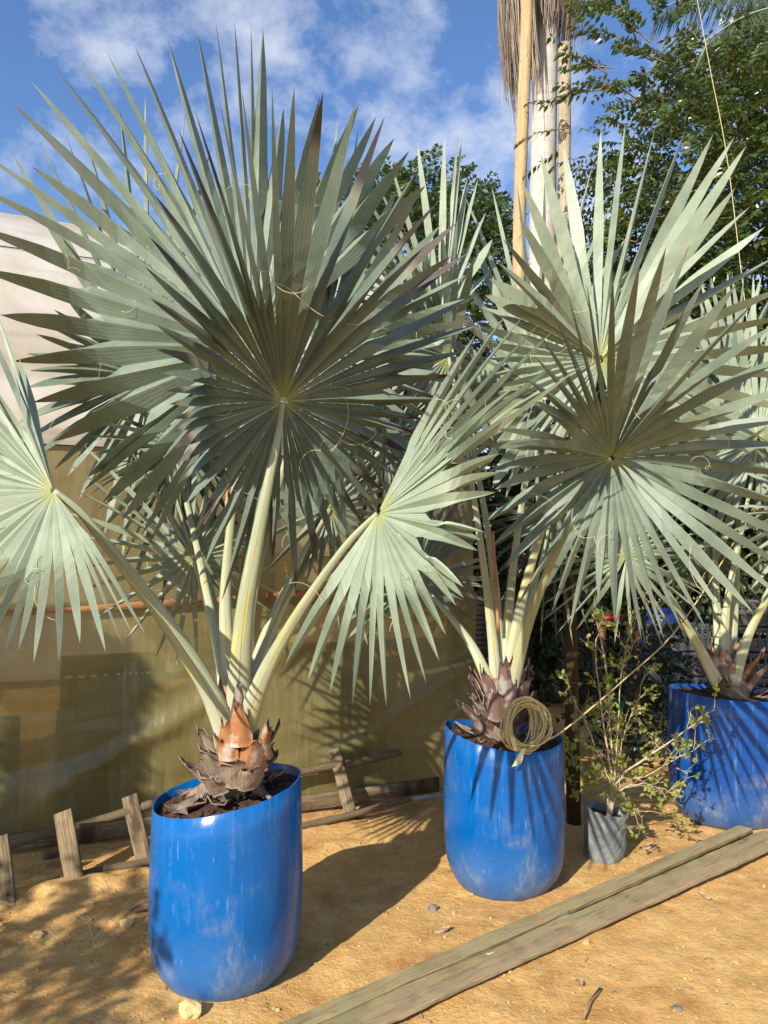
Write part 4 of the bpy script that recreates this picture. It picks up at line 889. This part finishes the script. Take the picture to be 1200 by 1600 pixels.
# slender conifer standing left of the photographer; its shadow falls on the greenhouse film
rs = np.random.RandomState(4); t = thing('conifer', 'slim young conifer standing outside the left of the view', 'tree', (-3.75, .75, 0))
mb = MB(); mb.tube([(-3.75, .75, -.1), (-3.75, .75, 3.4)], [.04, .01], 8); mb.build('trunk', BARK, t)
zz = rs.uniform(.9, 3.5, 1100); aa = rs.uniform(0, 6.28, 1100); rr = .03 + .20 * (1 - (zz - .9) / 2.8) ** .7 * rs.uniform(.6, 1.1, 1100)
O = np.stack([np.cos(aa), np.sin(aa), .45 + 0 * aa], 1); P = np.stack([-3.75 + np.cos(aa) * rr * .5, .75 + np.sin(aa) * rr * .5, zz], 1)
V, Q, A = leafmesh(*sprays(P, O, .17, 5, .10, .035, .1, rs)); np_mesh('crown', V, Q, A, LEAF_C, t)

tree('broadleaf_tree', 'small leafy tree standing outside the view behind the photographer at left', (-3.2, -.2, 0), (-3.15, -.12, 1.95), (.68, .66, .46), LEAF_R, 300, .08, .04, .3, 6, 31, r=.03, lo=.1, gap=-.1, nl=6)

# ------------------------------------------------------------------ ringed palm, posts
T = thing('tall_palm', 'tall palm with pale ringed trunk and hanging skirt of dead fronds', 'palm', pix(842, 1020, 11).xy.to_3d())
mb = MB(); pts = [pix(x, y, 11) for x, y in [(849, 900), (849, 600), (848, 350), (850, 200), (853, 60), (856, -120)]]
pts = [Vector((pts[0].x, pts[0].y, -.1))] + pts
mb.tube(spline(pts, 60), [.222 - .0016 * i * .6 for i in range(60)], 28, wob=.03); mb.build('trunk', RING, T)
ct = pix(848, -60, 11); rs = np.random.RandomState(8)
def strands(c, n, a0, a1, r0, r1, z0, l0, l1, wd, m, par, name):
    mb = MB()
    for i in range(n):
        a = rs.uniform(a0, a1); r = rs.uniform(r0, r1); ln = rs.uniform(l0, l1) * (1 if rs.rand() < .8 else 1.12); z = z0 + rs.uniform(-.1, .5)
        p = Vector((c.x + math.cos(a) * r * .35, c.y + math.sin(a) * r * .35, z)); q = Vector((c.x + math.cos(a) * r, c.y + math.sin(a) * r, z - ln * .35)); e = Vector((c.x + math.cos(a) * r * rs.uniform(.75, 1.0), c.y + math.sin(a) * r * .9, z - ln))
        g_ = spline([p, q, e + Vector((rs.normal(0, .03), rs.normal(0, .03), 0))], 8); sd_ = Vector((-math.sin(a + rs.normal(0, .8)), math.cos(a), 0)).normalized(); grid = []
        for k, x in enumerate(g_):
            ww = wd * (1 - (k / 7) ** 2 * .85) * rs.uniform(.8, 1.2) * .5; grid.append([x - sd_ * ww, x + Vector((0, 0, 0)) + Vector((math.cos(a), math.sin(a), 0)) * ww * .4, x + sd_ * ww])
        mb.shell(grid, .003, rs.rand())
    return mb.build(name, m, par)
strands(ct, 620, 2.2, 4.3, .40, .66, ct.z, 1.0, 2.35, .022, THATCH, T, 'dead_skirt')
strands(ct, 300, 4.2, 5.2, .26, .40, ct.z, .75, 1.15, .020, THATCH, T, 'dead_skirt')
strands(ct, 420, 5.2, 8.4, .34, .56, ct.z, .8, 1.65, .022, THATCH, T, 'dead_skirt')
def post(name, label, pts, w_, Y, m, top=True):
    P = [pix(x, y, Y) for x, y in pts]; b = Vector((P[-1].x - .02, P[-1].y, -.1)); P = P + [b]
    mb = MB(); rad = [w_ * Y / F / 2 * (1 + .04 * i) for i in range(40)]; rad = [w_ * Y / F / 2 * (1 + .10 * i / 39) for i in range(40)]
    mb.tube(spline(P, 40), rad, 16, wob=.07); o = mb.build(name, m, loc=b); sm_angle(o, 50); finish(o, label, 'post', 'tall wooden poles')
post('wooden_pole', 'tall orange-yellow wooden pole in front of the ringed palm trunk', [(824, -60), (822, 60), (817, 180), (812, 330), (808, 700)], 19, 9.2, POLE_OR)
post('wooden_pole', 'shorter greyish wooden pole with sawn top, right of the ringed palm trunk', [(882, 70), (882, 200), (880, 400), (878, 700)], 20, 9.4, POLE_GR)
# feather palm fronds hanging in at the top right corner
T = thing('feather_palm', 'feathery palm fronds hanging in at the top right corner', 'palm', (6.6, 10.5, 0)); mb = MB(); mb.tube([(6.6, 10.5, -.1), (6.7, 10.4, 4), (6.6, 10.3, 8.6)], [.16, .13, .12], 16); mb.build('trunk', RING, T)
for (ex_, ez, ey) in [(1040, 10, 9.2), (1110, 60, 9.0), (1170, 90, 9.2), (1060, -60, 9.6), (1210, 110, 9.5), (1300, 60, 9.6)]:
    s = Vector((6.6, 10.3, 8.6)); e = pix(ex_, ez, ey); mid = s.lerp(e, .5) + Vector((0, 0, .9)); pts = bez([s, mid, e], 40); mb = MB(); mb.tube(pts, [.03 * (1 - .8 * i / 39) for i in range(40)], 6)
    fo = mb.build('frond_stalk', STALK, T); P, D, N_l, LL, WW, RR = [], [], [], [], [], []
    for i in range(4, 40):
        tn = (pts[min(39, i+1)] - pts[i-1]).normalized(); sd_ = tn.cross(Vector((0, 0, 1))).normalized()
        for k in range(4):
            for s_ in (-1, 1):
                P.append(pts[i] + tn * k * .02); D.append(tn * .35 + sd_ * s_ * .45 + Vector((rng.uniform(-.15, .15), rng.uniform(-.15, .15), -.85))); N_l.append(tn); LL.append(.62 * rng.uniform(.8, 1.1) * (1 - .5 * abs(i / 39 - .4))); WW.append(.022); RR.append(rng.random())
    V, Q, A = leafmesh(np.array([tuple(p) for p in P]), np.array([tuple(p) for p in D]), np.array([tuple(p) for p in N_l]), np.array(LL), np.array(WW), np.array(RR)); np_mesh('leaflets', V, Q, A, FROND, fo)

# ------------------------------------------------------------------ nursery bag and thin shrub
bb = gnd(943, 1351); bc = Vector((bb.x * 1.02, bb.y + .08, hgt(bb.x, bb.y + .08) - .01)); mb = MB(); vs, fs = [], []; N = 40
hb = .255; lean = Vector((.015, .0, 0))
def bagp(a, t):
    r = .098 * (1 + .10 * t) * (1 + .06 * math.sin(3 * a + 1) + .05 * math.sin(5 * a + 6 * t)) + .012 * noise.noise(Vector((math.cos(a) * 3, math.sin(a) * 3, t * 6)))
    if t < .08: r *= .93 + t
    zt = hb + .022 * math.cos(a - 2.9) + .012 * noise.noise(Vector((a * 3, 0, 3)))
    return bc + lean * t + Vector((math.cos(a) * r, math.sin(a) * r * .85, t * zt))
lv = [0, .04, .12, .25, .4, .55, .7, .85, .95, 1.0]
for t in lv:
    for j in range(N): vs.append(bagp(2 * math.pi * j / N, t))
for t in (1.0, .8):
    for j in range(N): a = 2 * math.pi * j / N; p = bagp(a, t); c_ = bc + lean; vs.append(Vector((c_.x + (p.x - c_.x) * .965, c_.y + (p.y - c_.y) * .965, p.z)))
for i in range(len(lv) + 1):
    for j in range(N): k = (j + 1) % N; fs.append((i*N+j, i*N+k, (i+1)*N+k, (i+1)*N+j))
fs.append(tuple(range(N))[::-1]); mb.add(vs, fs); bag = mb.build('nursery_bag', BAGM, loc=bc); finish(bag, 'small wrinkled grey nursery bag between the two farther barrels', 'plant bag')
mb = MB(); vs = [bc + lean + Vector((0, 0, hb - .03))]; fs = []
for j in range(N): a = 2 * math.pi * j / N; p = bagp(a, .86); vs.append(Vector(((p.x - bc.x) * .96 + bc.x, (p.y - bc.y) * .96 + bc.y, p.z + .004 * math.sin(j * 2.1))))
fs = [(0, 1 + j, 1 + (j + 1) % N) for j in range(N)]; mb.add(vs, fs); mb.build('soil', SOIL, bag)
SH = thing('bare_shrub', 'thin pale-stemmed shrub with sparse lime leaves in the nursery bag', 'shrub', bc + Vector((0, 0, hb)))
tw = MB(); LP, LD = [], []; rg = random.Random(12)
def twig(p, d, ln, r, depth):
    pts = [p]; n = 6; q = p
    for i in range(n):
        d = (d + Vector((rg.gauss(0, .14), rg.gauss(0, .14), rg.gauss(0, .12)))).normalized(); q = q + d * ln / n; pts.append(q)
        if depth < 3 and rg.random() < (.62 if depth < 2 else .4) and i > 0:
            dd = (d + Vector((rg.gauss(0, .7), rg.gauss(0, .7), rg.gauss(.1, .6)))).normalized(); twig(q, dd, ln * rg.uniform(.3, .6), r * .5, depth + 1)
        if depth >= 1 and rg.random() < (.16 if depth == 1 else .28): LP.append(q); LD.append((d + Vector((rg.gauss(0, .8), rg.gauss(0, .8), rg.gauss(0, .5)))).normalized())
    tw.tube(pts, [max(.0009, r * (1 - .75 * i / n)) for i in range(n + 1)], 5)
    if depth >= 2:
        for _ in range(rg.choice([0, 0, 1])): LP.append(q); LD.append((d + Vector((rg.gauss(0, .6), rg.gauss(0, .6), rg.gauss(0, .6)))).normalized())
sb = bc + lean + Vector((.015, -.01, hb - .04)); Yb = sb.y
main = [[(962, 1230), (955, 1160), (950, 1080), (940, 1000), (925, 960)], [(960, 1235), (950, 1180), (937, 1090), (930, 1000)], [(965, 1225), (985, 1200), (1030, 1170), (1085, 1130), (1115, 1108)], [(962, 1220), (1000, 1215), (1050, 1190), (1110, 1155)],
        [(955, 1230), (940, 1190), (915, 1130), (895, 1090)], [(960, 1225), (975, 1150), (1000, 1080), (1010, 1040)], [(965, 1240), (1000, 1225), (1040, 1235), (1060, 1245)], [(955, 1235), (930, 1215), (905, 1200), (893, 1180)], [(960, 1230), (965, 1120), (975, 1030), (985, 975)], [(967, 1235), (985, 1260), (1010, 1268)]]
for i, ln in enumerate(main):
    pts = [sb] + [pix(x, y, Yb + (j + 1) * .03 * (rg.random() - .62)) for j, (x, y) in enumerate(ln)]; pts = spline(pts, 16); pts = [p + Vector((rg.gauss(0, .003), rg.gauss(0, .003), rg.gauss(0, .003))) for p in pts]
    r = .009 if i < 3 else .0055; tw.tube(pts, [r * (1 - .78 * j / 15) for j in range(16)], 7, wob=.3)
    for j in range(3, 16):
        if rg.random() < .62:
            d = (pts[j] - pts[j-1]).normalized(); dd = (d + Vector((rg.gauss(0, .6), rg.gauss(0, .6), rg.gauss(.1, .5)))).normalized(); twig(pts[j], dd, rg.uniform(.05, .16), .0026, 1)
tw.tube([sb - Vector((.01, 0, .03)), sb + Vector((.008, 0, .03)), sb + Vector((-.006, .0, .075)), sb + Vector((.008, 0, .11))], [.017, .015, .013, .008], 10, wob=.5)
tw.build('branches', TWIG, SH); n = len(LP)
V, Q, A = leafmesh(np.array([tuple(p) for p in LP]), np.array([tuple(p) for p in LD]), np.random.RandomState(1).normal(0, 1, (n, 3)), np.full(n, .027) * np.random.RandomState(2).uniform(.6, 1.25, n), np.full(n, .019), np.random.RandomState(3).random(n)); np_mesh('leaves', V, Q, A, LEAF_S, SH)

# ------------------------------------------------------------------ things in the shade behind
mb = MB(); p = gnd(897, 1287); mb.tube([(p.x, p.y, -.1), (p.x - .01, p.y, 1.0), (p.x, p.y + .02, 2.25)], [.042, .040, .038], 12, wob=.2); finish(mb.build('wooden_post', DARKPOST, loc=p), 'thick dark brown post standing right behind the middle barrel', 'post')
def ribbed(px, Y, r, h, label):
    c = Vector(((px - 600) / F * Y, Y, 0)); vs, fs = [], []; N = 40; K = int(h / .012)
    for i in range(K + 1):
        z = i * h / K; rr_ = r * (.93 + .07 * z / h) + .006 * (1 if i % 3 == 0 else 0)
        for j in range(N): a = 2 * math.pi * j / N; vs.append(c + Vector((math.cos(a) * rr_, math.sin(a) * rr_, z)))
    for i in range(K):
        for j in range(N): k = (j + 1) % N; fs.append((i*N+j, i*N+k, (i+1)*N+k, (i+1)*N+j))
    fs.append(tuple(K*N+j for j in range(N))); mb = MB(); mb.add(vs, fs); finish(mb.build('ribbed_drum', PLAST_BLK, loc=c), label, 'drum')
ribbed(776, 5.75, .23, 1.22, 'black ribbed plastic drum in the shade behind the middle palm')
CG = 'grey slotted crates stacked in the shade'
def stack(px, Y, yaw, n, tag_, L_=.60, W_=.42):
    for k in range(n):
        c = Vector(((px - 600) / F * Y + .02 * math.sin(k * 2.1), Y, .01 + k * .262)); a = yaw + .06 * math.sin(k * 1.7 + px)
        pos_ = ['lowest', 'second', 'third', 'fourth'][k] if k < n - 1 or n == 1 else 'topmost'
        crate('crate', CRATE, c, (math.cos(a), math.sin(a), 0), L_, W_, .25, pos_ + ' grey slotted crate ' + tag_, CG)
stack(1066, 8.3, .25, 3, 'of the stack left of the farthest palm stem')
stack(1022, 7.9, .6, 2, 'of the low stack nearest the shade-darkened blue tank', .42, .36)
stack(1188, 8.2, -.15, 4, 'of the tall stack at the right edge of the view')
stack(1255, 8.4, -.1, 3, 'of the stack just beyond the right edge of the view')
c = Vector(((1030 - 600) / F * 9.0, 9.0, 0)); mb = MB(); vs, fs = [], []; N = 48
pr = [(0, .27), (.03, .29), (.3, .30), (.31, .31), (.33, .30), (.58, .30), (.59, .31), (.61, .30), (.83, .30), (.88, .27), (.89, .1), (.91, .1), (.91, 0.01)]
for z, r in pr:
    for j in range(N): a = 2 * math.pi * j / N; vs.append(c + Vector((math.cos(a) * r, math.sin(a) * r, z)))
for i in range(len(pr) - 1):
    for j in range(N): k = (j + 1) % N; fs.append((i*N+j, i*N+k, (i+1)*N+k, (i+1)*N+j))
mb.add(vs, fs); finish(mb.build('water_tank', TANK, loc=c), 'shade-darkened blue plastic tank in the shade behind the grey crates', 'tank')
# rough table with a red tray
tp = Vector(((957 - 600) / F * 7.6, 7.6, 0)); TB = thing('work_table', 'rough wooden table with orange legs deep in the shade', 'table', tp)
for sx in (-.15, .17):
    for sy in (-.15, .15): mb = MB(); mb.bar(tp + Vector((sx, sy, -.02)), tp + Vector((sx, sy, .86)), .045, .04, (0, -1, 0), 4, .004); mb.build('leg', ORWOOD, TB)
mb = MB(); mb.bar(tp + Vector((-.24, 0, .88)), tp + Vector((.25, 0, .88)), .40, .03, (0, 0, 1), 6, .003); mb.build('table_top', OLDWOOD, TB)
mb = MB(); mb.bar(tp + Vector((-.17, -.01, .925)), tp + Vector((.17, -.01, .925)), .26, .05, (0, 0, 1), 3, .0, bev=.3); finish(mb.build('tray', REDP, loc=tp + Vector((0, 0, .895))), 'red plastic tray on the table in the shade', 'tray')
mb = MB(); vs, fs = [], []; c = tp + Vector((0, 0, 0)); pr = [(0, .09), (.25, .12), (.25, .13), (.275, .13), (.275, .11), (.2, .10), (.2, 0.01)]
for z, r in pr:
    for j in range(24): a = 2 * math.pi * j / 24; vs.append(c + Vector((math.cos(a) * r, math.sin(a) * r, z)))
for i in range(len(pr) - 1):
    for j in range(24): k = (j + 1) % 24; fs.append((i*24+j, i*24+k, (i+1)*24+k, (i+1)*24+j))
mb.add(vs, fs); finish(mb.build('plant_pot', GREENP, loc=c), 'green plastic pot under the rough table', 'pot')

bpy.context.scene.render.engine = 'CYCLES'
bpy.context.scene.cycles.transparent_max_bounces = 12
